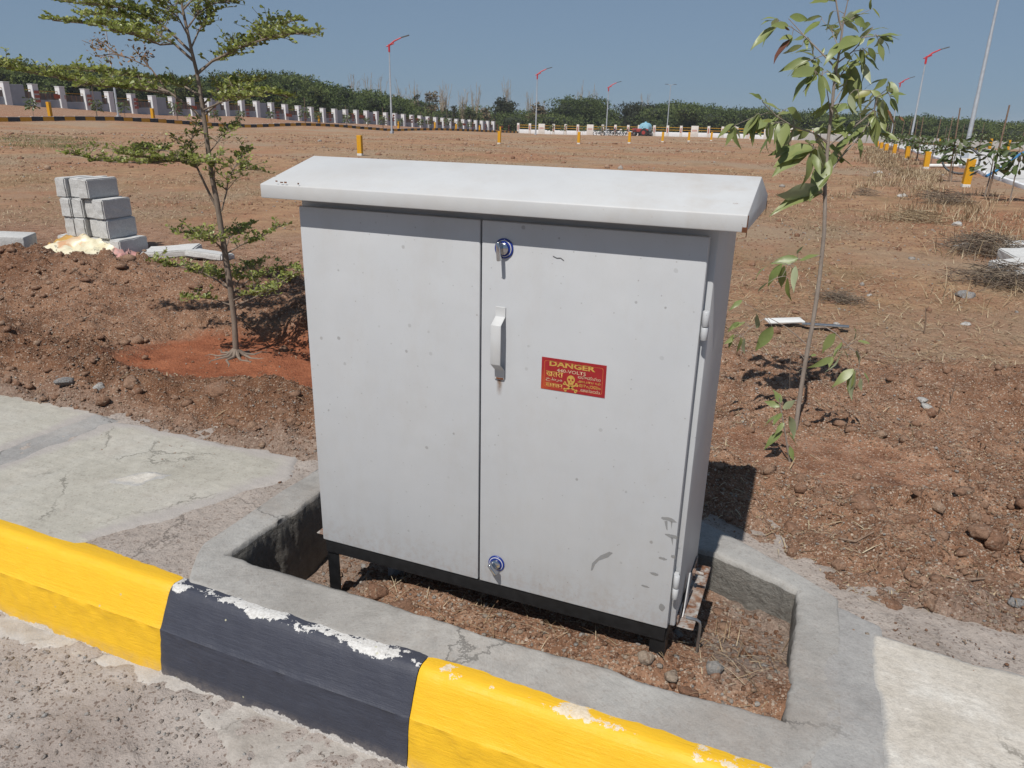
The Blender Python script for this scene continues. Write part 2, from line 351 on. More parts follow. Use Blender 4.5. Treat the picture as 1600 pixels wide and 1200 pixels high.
def m_paint(name, top, worn, dusty=(.42, .36, .30), white_top=.6, **kw):
    """kerb paint: brush relief, chipped white undercoat along the upper and lower edge (object z is height)"""
    t = NT(name); x, y, z = t.sep(t.co()); n = t.noise(14, 6, .65); f = t.noise(120, 4, .7); br = t.noise(9, 5, .6, vec=t.map((1.2, 14, 14)))
    c = t.mix(t.ramp(br, [(.40, 0), (.72, .55)]), top, worn)
    c = t.mix(t.ramp(n, [(.54, 0), (.82, .16)]), c, dusty)
    c = t.mix(t.ramp(t.noise(2.4, 7, .75), [(.52, 0), (.74, .16)]), c, dusty)
    c = t.mix(t.math('MULTIPLY', t.ramp(t.math('ADD', z, 1), [(.715, .5), (.76, 0)]), t.ramp(t.noise(30, 5, .7), [(.4, .2), (.7, 1)])), c, (.40, .33, .27))
    c = t.mix(t.ramp(t.noise(48, 5, .8), [(.68, 0), (.72, .35)]), c, worn)
    e = t.math('ADD', z, t.math('ADD', t.math('MULTIPLY', t.math('SUBTRACT', t.noise(26, 6, .75), .5), .050), t.math('MULTIPLY', t.math('SUBTRACT', t.noise(3.2, 3, .5), .52), .085)))
    wt = t.ramp(e, [(0, 0), (.5, 0), (.51, 0)]) 
    up = t.math('GREATER_THAN', e, kw.get('wt', -.003))
    lo = t.math('LESS_THAN', e, -.282)
    c = t.mix(t.math('MULTIPLY', up, white_top), c, t.ramp(f, [(.3, (.52, .50, .47)), (.6, (.80, .79, .77))]))
    c = t.mix(t.math('MULTIPLY', lo, .85), c, t.ramp(f, [(.3, (.42, .38, .34)), (.6, (.72, .69, .66))]))
    px, py, pz = t.sep(t.vor(60, 'Color'))
    c = t.mix(t.math('MULTIPLY', t.ramp(px, [(.996, 0), (.999, 1)]), t.ramp(t.vor(60, 'Distance'), [(.2, 1), (.3, 0)])), c, (.5, .48, .34))
    nb = t.bump(br, .35, .006); nb = t.bump(n, .25, .012, nb); nb = t.bump(f, .3, .003, nb)
    return t.fin(c, t.ramp(n, [(.3, .48), (.7, .68)]), nb, spec=.4)
def m_cabinet():
    t = NT('cabinet_grey_paint'); x, y, z = t.sep(t.co())
    n = t.noise(3.5, 5, .6); f = t.noise(260, 2, .5)
    c = t.ramp(n, [(.3, (.515, .530, .550)), (.7, (.555, .570, .590))])
    # splashes and dust spots
    v = t.vor2(13); px, py, pz = t.sep(v); d = t.math('ADD', t.vor2(13, 'Distance'), t.math('MULTIPLY', t.math('SUBTRACT', t.noise(70, 4), .5), .09))
    sp = t.math('MULTIPLY', t.ramp(px, [(.50, 0), (.52, 1)]), t.math('LESS_THAN', d, t.math('MULTIPLY', t.math('MULTIPLY', py, py), .082)))
    c = t.mix(t.math('MULTIPLY', sp, t.math('MULTIPLY_ADD', pz, .5, .15)), c, (.24, .235, .225))
    v2 = t.vor2(34); qx, qy, qz = t.sep(v2)
    sp2 = t.math('MULTIPLY', t.ramp(qx, [(.80, 0), (.81, 1)]), t.math('LESS_THAN', t.vor2(34, 'Distance'), t.math('MULTIPLY', qy, .075)))
    c = t.mix(t.math('MULTIPLY', sp2, .5), c, (.22, .21, .20))
    # dust film low down and streaks running down
    st = t.noise(9, 5, .6, vec=t.map((5, 5, .35)))
    low = t.math('MULTIPLY', t.ramp(z, [(.05, 1), (.38, 0)]), t.ramp(st, [(.45, 0), (.8, .22)]))
    c = t.mix(low, c, (.36, .32, .28))
    c = t.mix(t.ramp(t.noise(1.6, 6, .7), [(.48, 0), (.75, .22)]), c, (.44, .42, .39))
    nb = t.bump(f, .06, .001); nb = t.bump(t.noise(3.2, 3, .45), .22, .03, nb)
    du = t.noise(2.6, 8, .78, vec=t.map((1.6, 1.6, .7))); c = t.mix(t.ramp(du, [(.48, 0), (.68, .20)]), c, (.43, .385, .33))
    c = t.mix(t.math('MULTIPLY', t.ramp(z, [(.10, .6), (.24, 0)]), t.ramp(t.noise(40, 6, .8), [(.46, 0), (.62, .55)])), c, (.36, .24, .17))
    return t.fin(c, t.ramp(n, [(.3, .40), (.7, .52)]), nb, spec=.4)
def m_roof():
    t = NT('cabinet_roof_paint'); x, y, z = t.sep(t.co()); n = t.noise(4, 6, .6); f = t.noise(30, 6, .7)
    c = t.ramp(n, [(.3, (.55, .56, .57)), (.7, (.60, .61, .615))])
    c = t.mix(t.math('MULTIPLY', t.ramp(t.noise(7, 6, .65), [(.5, 0), (.75, .5)]), t.ramp(x, [(.1, .15), (.7, 1)])), c, (.46, .40, .34))
    edge = t.math('MULTIPLY', t.ramp(t.math('ABSOLUTE', x), [(.55, 0), (.66, 1)]), t.math('LESS_THAN', y, .03))
    c = t.mix(t.math('MULTIPLY', edge, t.ramp(f, [(.66, 0), (.69, .85)])), c, (.19, .075, .03))
    c = t.mix(t.ramp(t.noise(3, 8, .75), [(.44, 0), (.70, .28)]), c, (.47, .42, .36)); c = t.mix(t.ramp(t.noise(90, 4, .7), [(.66, 0), (.72, .3)]), c, (.36, .32, .28))
    return t.fin(c, .55, t.bump(t.noise(3.5, 3), .25, .03), spec=.35)
def m_leaf(name, top, alt, under, rough=.45, trans=.25, old=None):
    t = NT(name); r = t.attr('rnd'); o = t.rand(); k = t.math('FRACT', t.math('ADD', r, o))
    c = t.ramp(k, [(0, top), (.6, alt), (.93, top), (1, old or alt)])
    c = t.mix(t.ramp(t.noise(14, 4), [(.4, 0), (.7, .4)]), c, alt)
    g = t.n('NewGeometry'); c = t.mix(g.outputs['Backfacing'], c, under)
    t.fin(c, rough, None, spec=.45)
    tr = t.n('BsdfTranslucent'); t.set(tr.inputs['Color'], t.mix(.5, c, (.30, .36, .05)))
    mx = t.n('MixShader'); mx.inputs[0].default_value = trans; t.t.links.new(t.b.outputs[0], mx.inputs[1]); t.t.links.new(tr.outputs[0], mx.inputs[2]); t.t.links.new(mx.outputs[0], t.out.inputs[0])
    return t.m
def m_rnd(name, stops, rough=.85, trans=0):
    t = NT(name); c = t.ramp(t.attr('rnd'), stops); t.fin(c, rough, None, spec=.2)
    if trans:
        tr = t.n('BsdfTranslucent'); t.set(tr.inputs['Color'], c); mx = t.n('MixShader'); mx.inputs[0].default_value = trans
        t.t.links.new(t.b.outputs[0], mx.inputs[1]); t.t.links.new(tr.outputs[0], mx.inputs[2]); t.t.links.new(mx.outputs[0], t.out.inputs[0])
    return t.m
def m_bark(name, a, b, sc=30):
    t = NT(name); n = t.noise(sc, 6, .65, vec=t.map((1, 1, .35))); n2 = t.noise(sc*4, 4, .6)
    return t.fin(t.mix(.3, t.ramp(n, [(.3, a), (.7, b)]), t.ramp(n2, [(.3, .5), (.7, 1)]), 'MULTIPLY'), .85, t.bump(n, .6, .006), spec=.2)
def m_block():
    t = NT('block_concrete'); r = t.rand(); n = t.noise(16, 6, .7); f = t.noise(75, 4, .75)
    c = t.ramp(n, [(.3, (.58, .58, .57)), (.7, (.72, .72, .71))]); c = t.mix(.30, c, t.ramp(f, [(.35, .35), (.62, 1.2)]), 'MULTIPLY')
    c = t.mix(t.math('MULTIPLY', r, .35), c, (.52, .505, .49))
    nb = t.bump(n, .4, .015); nb = t.bump(f, .6, .006, nb); return t.fin(c, .95, nb, spec=.1)
def m_rusty(name, base, amt=.5):
    t = NT(name); n = t.noise(28, 6, .7); d = t.noise(11, 5, .6)
    c = t.mix(t.ramp(n, [(.62-amt*.3, 0), (.72-amt*.2, 1)]), base, t.ramp(t.noise(90, 4), [(.3, (.10, .04, .02)), (.7, (.26, .12, .06))]))
    c = t.mix(t.ramp(d, [(.5, 0), (.7, .5)]), c, (.36, .28, .22)); return t.fin(c, .75, t.bump(n, .3, .003), spec=.3)
MAT = {}
MAT['soil'] = m_soil()
MAT['rim'] = m_concrete('cement_render', [(.31, .295, .275), (.39, .375, .355), (.46, .45, .43)], 7, .35, speck=.15)
MAT['darktone'] = m_concrete('dark_rough_mortar', [(.17, .16, .145), (.23, .22, .20), (.29, .275, .25)], 12, .7, speck=.2)  # darker, rougher mortar for the inner walls of the pit
MAT['mortar'] = m_concrete('sandy_mortar', [(.38, .325, .285), (.48, .415, .37), (.56, .495, .445)], 10, .8, speck=.5)
MAT['slab'] = m_concrete('slab_concrete', [(.42, .395, .34), (.51, .485, .425), (.58, .56, .51)], 5, .3, speck=.2, blend=(.45, .385, .335))
MAT['slabw'] = m_concrete('pale_slab_concrete', [(.54, .49, .42), (.66, .61, .54), (.82, .79, .73)], 14, .35, speck=.1, blend=(.45, .43, .40))
MAT['joint'] = m_concrete('joint_mortar', [(.31, .30, .29), (.38, .37, .36), (.45, .44, .425)], 8, .35, speck=.1)
MAT['roadgravel'] = m_concrete('dusty_road', [(.40, .34, .305), (.50, .44, .40), (.58, .53, .49)], 5, .9, speck=.7)
MAT['spill'] = m_concrete('cement_spill', [(.42, .38, .34), (.54, .50, .46), (.62, .59, .56)], 9, .4, speck=.1)
MAT['yellow'] = m_paint('yellow_kerb_paint', (.88, .52, .020), (.82, .45, .018), (.80, .42, .03), .0)
MAT['yellow2'] = m_paint('yellow_kerb_paint_smeared', (.88, .52, .020), (.82, .45, .018), (.80, .42, .03), .7, wt=.009)
MAT['black'] = m_paint('black_kerb_paint', (.046, .050, .070), (.062, .067, .092), (.085, .086, .10), .9)
MAT['cab'] = m_cabinet(); MAT['roof'] = m_roof()
MAT['blacksteel'] = simple('black_frame_paint', (.012, .012, .013), .45, .4, 40)
MAT['rusty'] = m_rusty('rusty_bracket_paint', (.40, .39, .37), .75)
MAT['plainsteel'] = simple('zinc_steel', (.42, .42, .42), .35, .2, 40, metal=.9)
MAT['darksteel'] = simple('dark_steel', (.09, .09, .09), .45, .3, 50, metal=.6)
MAT['chrome'] = simple('chrome', (.62, .63, .65), .16, .05, 20, metal=1, bump=0)
MAT['blue'] = simple('blue_plastic', (.012, .035, .24), .35, .1, 30)
MAT['whitep'] = simple('white_print', (.7, .7, .7), .5, .05, 30, bump=0)
MAT['pipe'] = simple('grey_pvc_pipe', (.30, .31, .32), .5, .15, 20)
MAT['block'] = m_block()
MAT['postyellow'] = simple('yellow_post_paint', (.72, .36, .012), .6, .12, 25)
MAT['postwhite'] = simple('white_paint', (.74, .74, .72), .7, .08, 8)
MAT['galv'] = simple('galvanised_pole', (.50, .53, .57), .45, .12, 6, metal=.3)
MAT['redlamp'] = simple('red_lamp_bracket', (.55, .03, .045), .45, .1, 10)
MAT['lamphead'] = simple('lamp_head', (.12, .13, .14), .4, .1, 10)

# =================================================================== THE GROUND
def build_ground():
    half = R_(62); fine_a = np.linspace(-half, half, 620); coarse = np.linspace(half, 2*math.pi-half, 40)[1:-1]
    ang = np.concatenate([fine_a, coarse]); rad = [.35]
    while rad[-1] < 1.9: rad.append(rad[-1]*1.10)
    while rad[-1] < 11: rad.append(rad[-1]*1.0058)
    while rad[-1] < 160: rad.append(rad[-1]*1.017)
    while rad[-1] < 3500: rad.append(rad[-1]*1.12)
    rad = np.array(rad); A, Rr = np.meshgrid(ang, rad)
    X = CAM.x + Rr*np.sin(A+YAW); Y = CAM.y + Rr*np.cos(A+YAW); x, y = X.ravel(), Y.ravel(); z = H(x, y)
    n = len(ang); m = len(rad); i, j = np.meshgrid(np.arange(m-1), np.arange(n), indexing='ij'); j2 = (j+1) % n
    F = np.stack([i*n+j, (i+1)*n+j, (i+1)*n+j2, i*n+j2], -1).reshape(-1, 4)[:, ::-1]
    V = np.stack([x, y, z], 1); V = np.vstack([V, [[CAM.x, CAM.y, -.62]]])
    ba, bb = basins(x, y); r = np.hypot(x-CAM.x, y-CAM.y)
    red = np.clip(ba*1.1 + .16*bb, 0, 1)*(1-sst(7, 9, r))
    nn = fbm(x, y, 1.1, 3, 90)
    straw = sst(2.9, 4.6, y+nn*1.6-np.where(x < -1, 1.9, .0))
    dust = (1-sst(.0, .34, y-soil_edge(x)+nn*.3))*(1-sst(8, 14, r))*.9
    # reddish disturbed earth by the far fence, the far road edge
    emb = sst(-58.5, -61, x)*0 + (1-sst(-61, -58, x))*(y > 0)
    red = np.clip(red + emb*.15*sst(.35, .6, vnoise(x*.15, y*.15, 4)), 0, 1)
    red = np.clip(red + .5*(1-sst(.8, 2.6, np.abs(x-4.4)))*(y > 8)*sst(.3, .7, vnoise(x*.5, y*.3, 8)), 0, 1)
    straw = np.clip(straw - emb*.85, 0, 1)
    col = np.stack([red, straw, dust], 1); col = np.vstack([col, [[0, 0, 0]]])
    me = np_mesh('ground', V, F, vcol=col); o = link('ground', me, MAT['soil'], None, True); tag(o, kind='structure')
    dm = (1-sst(-1.3, -.5, x))*(1-sst(3.6, 4.8, y+nn))*sst(.6, 1.1, y+nn*.5)*(.45+.55*sst(.2, .6, vnoise(x*1.1, y*1.1, 19))) + .45*sst(1.2, 2.2, x)*np.exp(-((y-2.9)/.5)**2)
    a = me.attributes.new('darktone', 'FLOAT', 'POINT'); a.data.foreach_set('value', np.append(np.clip(dm, 0, 1), 0).astype(np.float32))  # moist, freshly dug earth along the banks
    tag(o, 'reddish brown dug soil and dry open field', None)
build_ground()

# =================================================================== ROAD, KERB, PAVING, PIT
def grid_mesh(name, x0, x1, y0, y1, step, zf, mat, kind='structure', parent=None, holes=None, label=None):
    nx = int((x1-x0)/step)+1; ny = int((y1-y0)/step)+1; X, Y = np.meshgrid(np.linspace(x0, x1, nx), np.linspace(y0, y1, ny)); x, y = X.ravel(), Y.ravel(); z = zf(x, y)
    i, j = np.meshgrid(np.arange(ny-1), np.arange(nx-1), indexing='ij'); F = np.stack([i*nx+j, i*nx+j+1, (i+1)*nx+j+1, (i+1)*nx+j], -1).reshape(-1, 4)
    if holes is not None:
        c = np.stack([x, y], 1)[F].mean(1); F = F[~holes(c[:, 0], c[:, 1])]
        used = np.unique(F); remap = -np.ones(len(x), int); remap[used] = np.arange(len(used)); F = remap[F]; x, y, z = x[used], y[used], z[used]
    me = np_mesh(name, np.stack([x, y, z], 1), F); o = link(name, me, mat, parent, True)
    if kind: tag(o, label, kind=kind)
    return o
def roadz(x, y):
    edge = np.exp(-((y+.47)/.10)**2)
    return -.302 + fbm(x, y, 3, 4, 101)*.03 + clods(x, y, .13, .22, 103)*.35 + clods(x, y, .055, .5, 107)*.5 + fbm(x, y, 20, 3, 105)*.012 + edge*.012 - .03*sst(-.6, -2.5, y)*0
road = grid_mesh('road', -3.6, 2.2, -2.6, -.37, .014, roadz, MAT['roadgravel'], label='dusty unfinished road of gravel and earth')
big_road = MB(); big_road.add([(-60, -12, -.335), (60, -12, -.335), (60, -.5, -.335), (-60, -.5, -.335)], [(0, 1, 2, 3)])
tag(big_road.build('road', MAT['roadgravel']), 'road surface running on beside the kerb', kind='structure')
def spillz(x, y):
    w = .12*sst(-1.0, -.5, x)*(1-sst(.35, .9, x)) + .035*(1-sst(-1.3, -.9, x)) + .035
    e = -.42 - w*(1+.7*fbm(x, y*0, 3, 5, 120)) + .07*fbm(x, y, 14, 4, 124) - y
    return -.288 + .012*fbm(x, y, 9, 3, 122) - .05*sst(-.02, .07, e)
grid_mesh('cement_spill', -3.4, 1.6, -.75, -.38, .012, spillz, MAT['spill'], kind='structure', label='pale cement spilt along the foot of the kerb')

def kerb_y(x): return -.336 - .012*x
def kerb_stone(x0, x1, mat, seed):
    prof = [(.10, -.40), (.10, -.012), (.052, .000), (.018, .004), (.002, -.002), (-.010, -.016), (-.034, -.066), (-.060, -.1195), (-.0640, -.1240), (-.0648, -.130), (-.067, -.145), (-.077, -.215), (-.083, -.262), (-.088, -.30), (-.094, -.37)]
    P = []
    for a, b in zip(prof[:-1], prof[1:]):
        k = max(1, int(math.hypot(a[0]-b[0], a[1]-b[1])/.016)); P += [(a[0]+(b[0]-a[0])*t/k, a[1]+(b[1]-a[1])*t/k) for t in range(k)]
    P.append(prof[-1]); ic = min(range(len(P)), key=lambda q: abs(P[q][1]+.124)+(9 if P[q][0] > 0 else 0)); P = np.array(P[:ic+1]+P[ic:]); n = len(P); xs = np.linspace(x0+.001, x1-.001, int((x1-x0)/.012))
    # ends rounded in slightly so that the joints read
    X = np.repeat(xs[:, None], n, 1); pull = np.exp(-(xs-x0)/.008)+np.exp(-(x1-xs)/.008)
    Y = kerb_y(X) + P[None, :, 0]; Z = np.repeat(P[None, :, 1], len(xs), 0)
    idx = np.arange(n); idx[ic+1:] -= 1; S = idx[None, :]*.016
    rg = np.where(np.arange(n) > ic, 1.0, .45)[None, :]; d = fbm(X+seed, S+Z*0, 3, 3, 130)*.018 + rg*fbm(X, S+Z*0, 30, 3, 133)*.012 - pull[:, None]*.006
    Y = Y - d*.8; Z = Z + d*.5
    bow = .010*np.sin(S*9+seed); X = X + np.where((xs < x0+.02)[:, None] | (xs > x1-.02)[:, None], 0, 0)
    V = np.stack([X, Y, Z], -1).reshape(-1, 3); i, j = np.meshgrid(np.arange(len(xs)-1), np.arange(n-1), indexing='ij')
    F = np.stack([i*n+j, i*n+j+1, (i+1)*n+j+1, (i+1)*n+j], -1)[:, np.arange(n-1) != ic].reshape(-1, 4)
    e = len(V); V = np.vstack([V]); me = np_mesh('kerb_stone', V, F); return link('kerb_stone', me, mat, kerb, True)
kerb = empty('kerb', (0, -.35, -.3), 'kerb painted in yellow and black blocks beside the road', None, None, 'structure')
xb = [-4.84, -3.89, -2.94, -1.965, -.992, -.040, .93, 1.88, 2.8, 3.8]
for k in range(len(xb)-1): kerb_stone(xb[k], xb[k+1], (MAT['yellow2'] if k == 5 else MAT['yellow']) if k % 2 else MAT['black'], k*3.1)

INNER = [(-.965, -.098), (.955, -.122), (.962, .528), (.66, .655), (-.93, .67)]
def inpoly(x, y, poly):
    r = np.zeros(x.shape, bool); n = len(poly)
    for i in range(n):
        x1, y1 = poly[i]; x2, y2 = poly[(i+1) % n]; c = ((y1 > y) != (y2 > y)) & (x < (x2-x1)*(y-y1)/(y2-y1+1e-12)+x1); r ^= c
    return r
OUTER = [(-1.10, -.345), (1.105, -.35), (1.085, .53), (.97, .74), (.5, .90), (-1.06, .90)]
def pavz(x, y): return -.008 - .06*(1-sst(.020, .040, y-kerb_y(x))) + fbm(x, y, 2.5, 4, 140)*.012 + fbm(x, y, 22, 3, 141)*.007 + .010*np.exp(-((y+.3)/.05)**2)*fbm(x, y, 9, 2, 6)
pav = grid_mesh('pavement', -5.0, 4.2, -.325, 1.0, .016, pavz, MAT['mortar'], label='sandy mortar pavement bed behind the kerb', holes=lambda x, y: inpoly(x, y, [(-1.01, -.15), (1.0, -.17), (1.0, .55), (.68, .70), (-.97, .72)]))
def rough_poly(name, poly, z0, mat, parent, seed, amp=.02, step=.012, th=.022, feather=.14):
    # a slab with an uneven, feathered edge: fine grid with edge falling below the bed
    xs = [p[0] for p in poly]; ys = [p[1] for p in poly]
    def dist(x, y):
        d = np.full(x.shape, 9.); n = len(poly)
        for i in range(n):
            ax, ay = poly[i]; bx_, by = poly[(i+1) % n]; t = np.clip(((x-ax)*(bx_-ax)+(y-ay)*(by-ay))/((bx_-ax)**2+(by-ay)**2), 0, 1); d = np.minimum(d, np.hypot(x-ax-t*(bx_-ax), y-ay-t*(by-ay)))
        return np.where(inpoly(x, y, poly), d, -d)
    def zf(x, y):
        d = dist(x, y) + amp*2*fbm(x, y, 7, 4, seed)
        return z0 + fbm(x, y, 3, 3, seed+3)*.006 + fbm(x, y, 30, 2, seed+5)*.0015 - th*(1-sst(-.030, .014, d)) - .06*(1-sst(.020, .040, y-kerb_y(x)))
    o = grid_mesh(name, min(xs)-.05, max(xs)+.05, max(min(ys)-.05, -.322), max(ys)+.05, step, zf, mat, kind=None, parent=parent)
    me = o.data; c = np.empty(len(me.vertices)*3, np.float32); me.vertices.foreach_get('co', c); c = c.reshape(-1, 3); dd = dist(c[:, 0], c[:, 1]) + amp*2*fbm(c[:, 0], c[:, 1], 7, 4, seed)
    dd = np.where(c[:, 1] < -.22, np.maximum(dd, .2), dd); a = me.attributes.new('edge', 'FLOAT', 'POINT'); a.data.foreach_set('value', sst(-.01, feather, dd).astype(np.float32)); return o
rough_poly('slab', [(-2.36, -.34), (-1.55, -.34), (-1.30, .10), (-1.16, .50), (-1.25, .66), (-2.36, .66)], -.001, MAT['slab'], pav, 150, .05)
rough_poly('slab', [(-3.95, -.34), (-2.50, -.34), (-2.50, .72), (-3.95, .72)], -.001, MAT['slab'], pav, 152, .02)
rough_poly('joint', [(-2.53, -.34), (-2.34, -.34), (-2.34, .66), (-2.53, .68)], -.004, MAT['joint'], pav, 154, .015)
rough_poly('slab', [(1.185, -.36), (2.9, -.36), (2.9, .30), (1.60, .34), (1.18, .385)], .002, MAT['slabw'], pav, 156, .02, feather=.03)
rough_poly('joint', [(1.02, -.36), (1.21, -.36), (1.20, .43), (1.04, .50)], -.003, MAT['joint'], pav, 158, .02)
rough_poly('paving_patch', [(-1.80, .16), (-1.66, .18), (-1.62, .30), (-1.74, .29)], .0035, MAT['slabw'], pav, 160, .06, feather=.05)

def build_rim():
    # cement rim: loops from the outer edge over the trowelled top, round the worn lip and down the inner wall
    def resample(poly, n):
        P = [Vector(p) for p in poly]; L = [0]
        for i in range(len(P)): L.append(L[-1]+(P[(i+1) % len(P)]-P[i]).length)
        out = []
        for k in range(n):
            s = L[-1]*k/n; i = max(j for j in range(len(P)) if L[j] <= s); t = (s-L[i])/(L[i+1]-L[i]); out.append(P[i].lerp(P[(i+1) % len(P)], t))
        return np.array([(p.x, p.y) for p in out])
    n = 760
    I = resample(INNER, n); c = np.array([0, .25])
    # nearest-direction match on the outer outline: intersect the normal offset with OUTER by scaling per corner
    def corner_map(pt):
        x, y = pt; tx = (x+.965)/1.92; ty = np.clip((y+.11)/.76, 0, 1); return tx, ty
    O = np.zeros_like(I)
    for k, (x, y) in enumerate(I):
        lx, rx, fy, by = -1.095, 1.095-.02*max(0, (y-.3)), -.300-.012*x, .90-(.36*max(0, x-.55)/.55 if x > .55 else 0)
        e = 1e-3
        onf = y < -.09+.0; onl = x < -.92; onr = x > .94; onb = y > .5 and not onr
        O[k] = (lx if onl and not (onf and x > -.955) else (rx if onr and y > -.115 else x), y)
        if y <= -.097-.012*(x+.965)*1.05+.012: O[k][1] = fy; O[k][0] = x
        elif onl: O[k] = (lx, y)
        elif onr: O[k] = (rx, y)
        else: O[k] = (x*1.0, by)
    # blend corners so that the ring stays one piece
    for it in range(5): O = (np.roll(O, 1, 0)+O*2+np.roll(O, -1, 0))/4
    ctr = I.mean(0)
    # inward normal
    T = np.roll(I, -1, 0)-np.roll(I, 1, 0); T /= np.linalg.norm(T, axis=1)[:, None]; N = np.stack([-T[:, 1], T[:, 0]], 1)
    for it in range(6): N = (np.roll(N, 1, 0)+N+np.roll(N, -1, 0))/3
    rows = []
    for t in np.linspace(0, 1, 22): rows.append((O*(1-t)+I*t, 0.0 if t > .06 else -.004))
    rows[0] = (O, -.016)
    loops = [(p, np.full(n, z)) for p, z in rows]
    for dz in np.linspace(.006, .44, 26): loops.append((I + N*(.004+.012*(dz > .02)*0+.008*min(1, dz/.05)), np.full(n, -dz)))
    V = []
    for li, (p, z) in enumerate(loops):
        x, y = p[:, 0], p[:, 1]
        if li < 22:
            zz = z + fbm(x, y, 2.2, 4, 170)*.012 + fbm(x, y, 15, 3, 172)*.005
            ed = li/21.
            jit = fbm(x, y, 11, 4, 174)*.030*max(0, (ed-.6)/.4) + fbm(x, y, 3, 2, 175)*.03*(1 if li in (0, 1, 2) else 0)
            pp = p + N*jit[:, None] * (1 if li > 3 else -1)
            if li == 21: zz = zz - .004
        else:
            s = np.arange(n)*.008
            jit = fbm(s, z, 11, 4, 176)*.010 + fbm(s, z, 40, 2, 178)*.004 + fbm(x, y, 11, 4, 174)*.022
            zz = z.copy() + fbm(x, y, 2.2, 4, 170)*.020*(1 if z[0] > -.05 else 0); pp = p + N*jit[:, None]
        V.append(np.stack([pp[:, 0], pp[:, 1], zz], 1))
    m = len(V); V = np.concatenate(V); i, j = np.meshgrid(np.arange(m-1), np.arange(n), indexing='ij'); j2 = (j+1) % n
    F = np.stack([i*n+j, i*n+j2, (i+1)*n+j2, (i+1)*n+j], -1).reshape(-1, 4)
    me = np_mesh('pit_rim', V, F); bm = bmesh.new(); bm.from_mesh(me); bmesh.ops.recalc_face_normals(bm, faces=bm.faces); bm.to_mesh(me); bm.free()
    if sum(p.normal.z for p in me.polygons) < 0: me.flip_normals()
    o = link('pit_rim', me, [MAT['rim'], MAT['darktone']], None, True); cz = np.empty(len(me.polygons)*3, np.float32); me.polygons.foreach_get('center', cz); me.polygons.foreach_set('material_index', (cz.reshape(-1, 3)[:, 2] < -.028).astype(np.int32) * (inpoly(cz.reshape(-1, 3)[:, 0], cz.reshape(-1, 3)[:, 1], [(-1.0, -.14), (.99, -.16), (.99, .56), (.68, .69), (-.97, .71)])))
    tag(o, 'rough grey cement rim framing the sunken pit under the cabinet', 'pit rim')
build_rim()
def pitz(x, y):
    m = .135*np.exp(-((y-.04)/.22)**2)*sst(-.75, -.35, x) + .03*sst(.2, .7, x)
    z = -.185 + m + fbm(x, y, 4, 4, 180)*.05 + clods(x, y, .12, .4, 181)*.5 + clods(x, y, .05, .5, 183)*.6 + fbm(x, y, 25, 2, 185)*.008
    return z - .15*(1-sst(-.80, -.52, x+.15*fbm(x, y, 4, 3, 190)))
def build_pit():
    o = grid_mesh('pit_floor', -1.0, 1.0, -.16, .72, .011, pitz, MAT['soil'], label='loose earth and mortar crumbs on the pit floor')
    me = o.data; n = len(me.vertices); c = np.empty(n*3, np.float32); me.vertices.foreach_get('co', c); c = c.reshape(-1, 3); x, y = c[:, 0], c[:, 1]
    grey = sst(.55, .8, x+fbm(x, y, 5, 3, 7)*.4)*sst(.0, .25, y+fbm(x, y, 5, 3, 8)*.3) + (1-sst(-.65, -.4, x+fbm(x, y, 5, 3, 9)*.3))*.9
    a = me.color_attributes.new('mixcol', 'FLOAT_COLOR', 'POINT'); k = np.zeros((n, 4), np.float32); k[:, 2] = np.clip(grey, 0, 1); k[:, 0] = .0; k[:, 3] = 1; a.data.foreach_set('color', k.ravel())
build_pit()

# =================================================================== THE CABINET
cab = empty('electrical_cabinet', (0, .22, -.1), 'pale grey two-door steel electrical cabinet with sloping roof', 'cabinet')
ZB, ZT, XM = .101, 1.238, -.0045
b = MB(); b.box((0, .243, .675), (1.236, .414, 1.172)); b.build('body', MAT['cab'], cab, .006, 2)
dl = bx('door', ((-.601+XM-.0022)/2, .012, (ZB+ZT)/2), (XM-.0022+.601, .024, ZT-ZB), MAT['cab'], cab, .0045)
dr = bx('door', ((.601+XM+.0022)/2, .012, (ZB+ZT)/2), (.601-XM-.0022, .024, ZT-ZB), MAT['cab'], cab, .0045)
dark = simple('rubber_seal', (.02, .02, .02), .8, .1, 20)
bx('door_seal', (XM, .030, (ZB+ZT)/2), (.04, .004, ZT-ZB-.02), dark, cab, 0)
# folded roof: front lip, front slope, ridge, back slope, back lip, closed ends
prof = [(-.058, 1.262), (-.058, 1.302), (.205, 1.371), (.50, 1.304), (.50, 1.262)]
b = MB(); b.prism(prof, 0, -.688, .688); rf = b.build('roof', MAT['roof'], cab, .0035, 2)
rustm = simple('rust_spot', (.16, .06, .025), .9, .4, 90)
for (u, v) in ((432, 283), (440, 285), (446, 285), (466, 287)):
    P = onplane(u, v, 1, -.0585); bx('rust_spot', P, (random.uniform(.004, .012), .0012, random.uniform(.003, .006)), rustm, rf, 0)
P = onplane(1166.5, 345, 0, .688); bx('rust_spot', (.6885, -.052, 1.275), (.0012, .01, .05), rustm, rf, 0)
bx('rust_spot', (.684, -.0585, 1.268), (.012, .0012, .012), rustm, rf, 0); bx('rust_spot', (.6885, .495, 1.27), (.0012, .012, .03), rustm, rf, 0)
# hinges on the right-hand frame strip
for (zc, hh) in ((1.017, .075), (.245, .078)):
    h = MB(); h.tube([(.612, .006, zc-hh/2), (.612, .006, zc-.004)], .0085, 14); h.tube([(.612, .006, zc-.002), (.612, .006, zc+hh/2)], .0085, 14)
    h.box((.606, .024, zc), (.018, .016, hh*.9)); h.build('hinge', MAT['cab'], cab, .0015, 1, True)
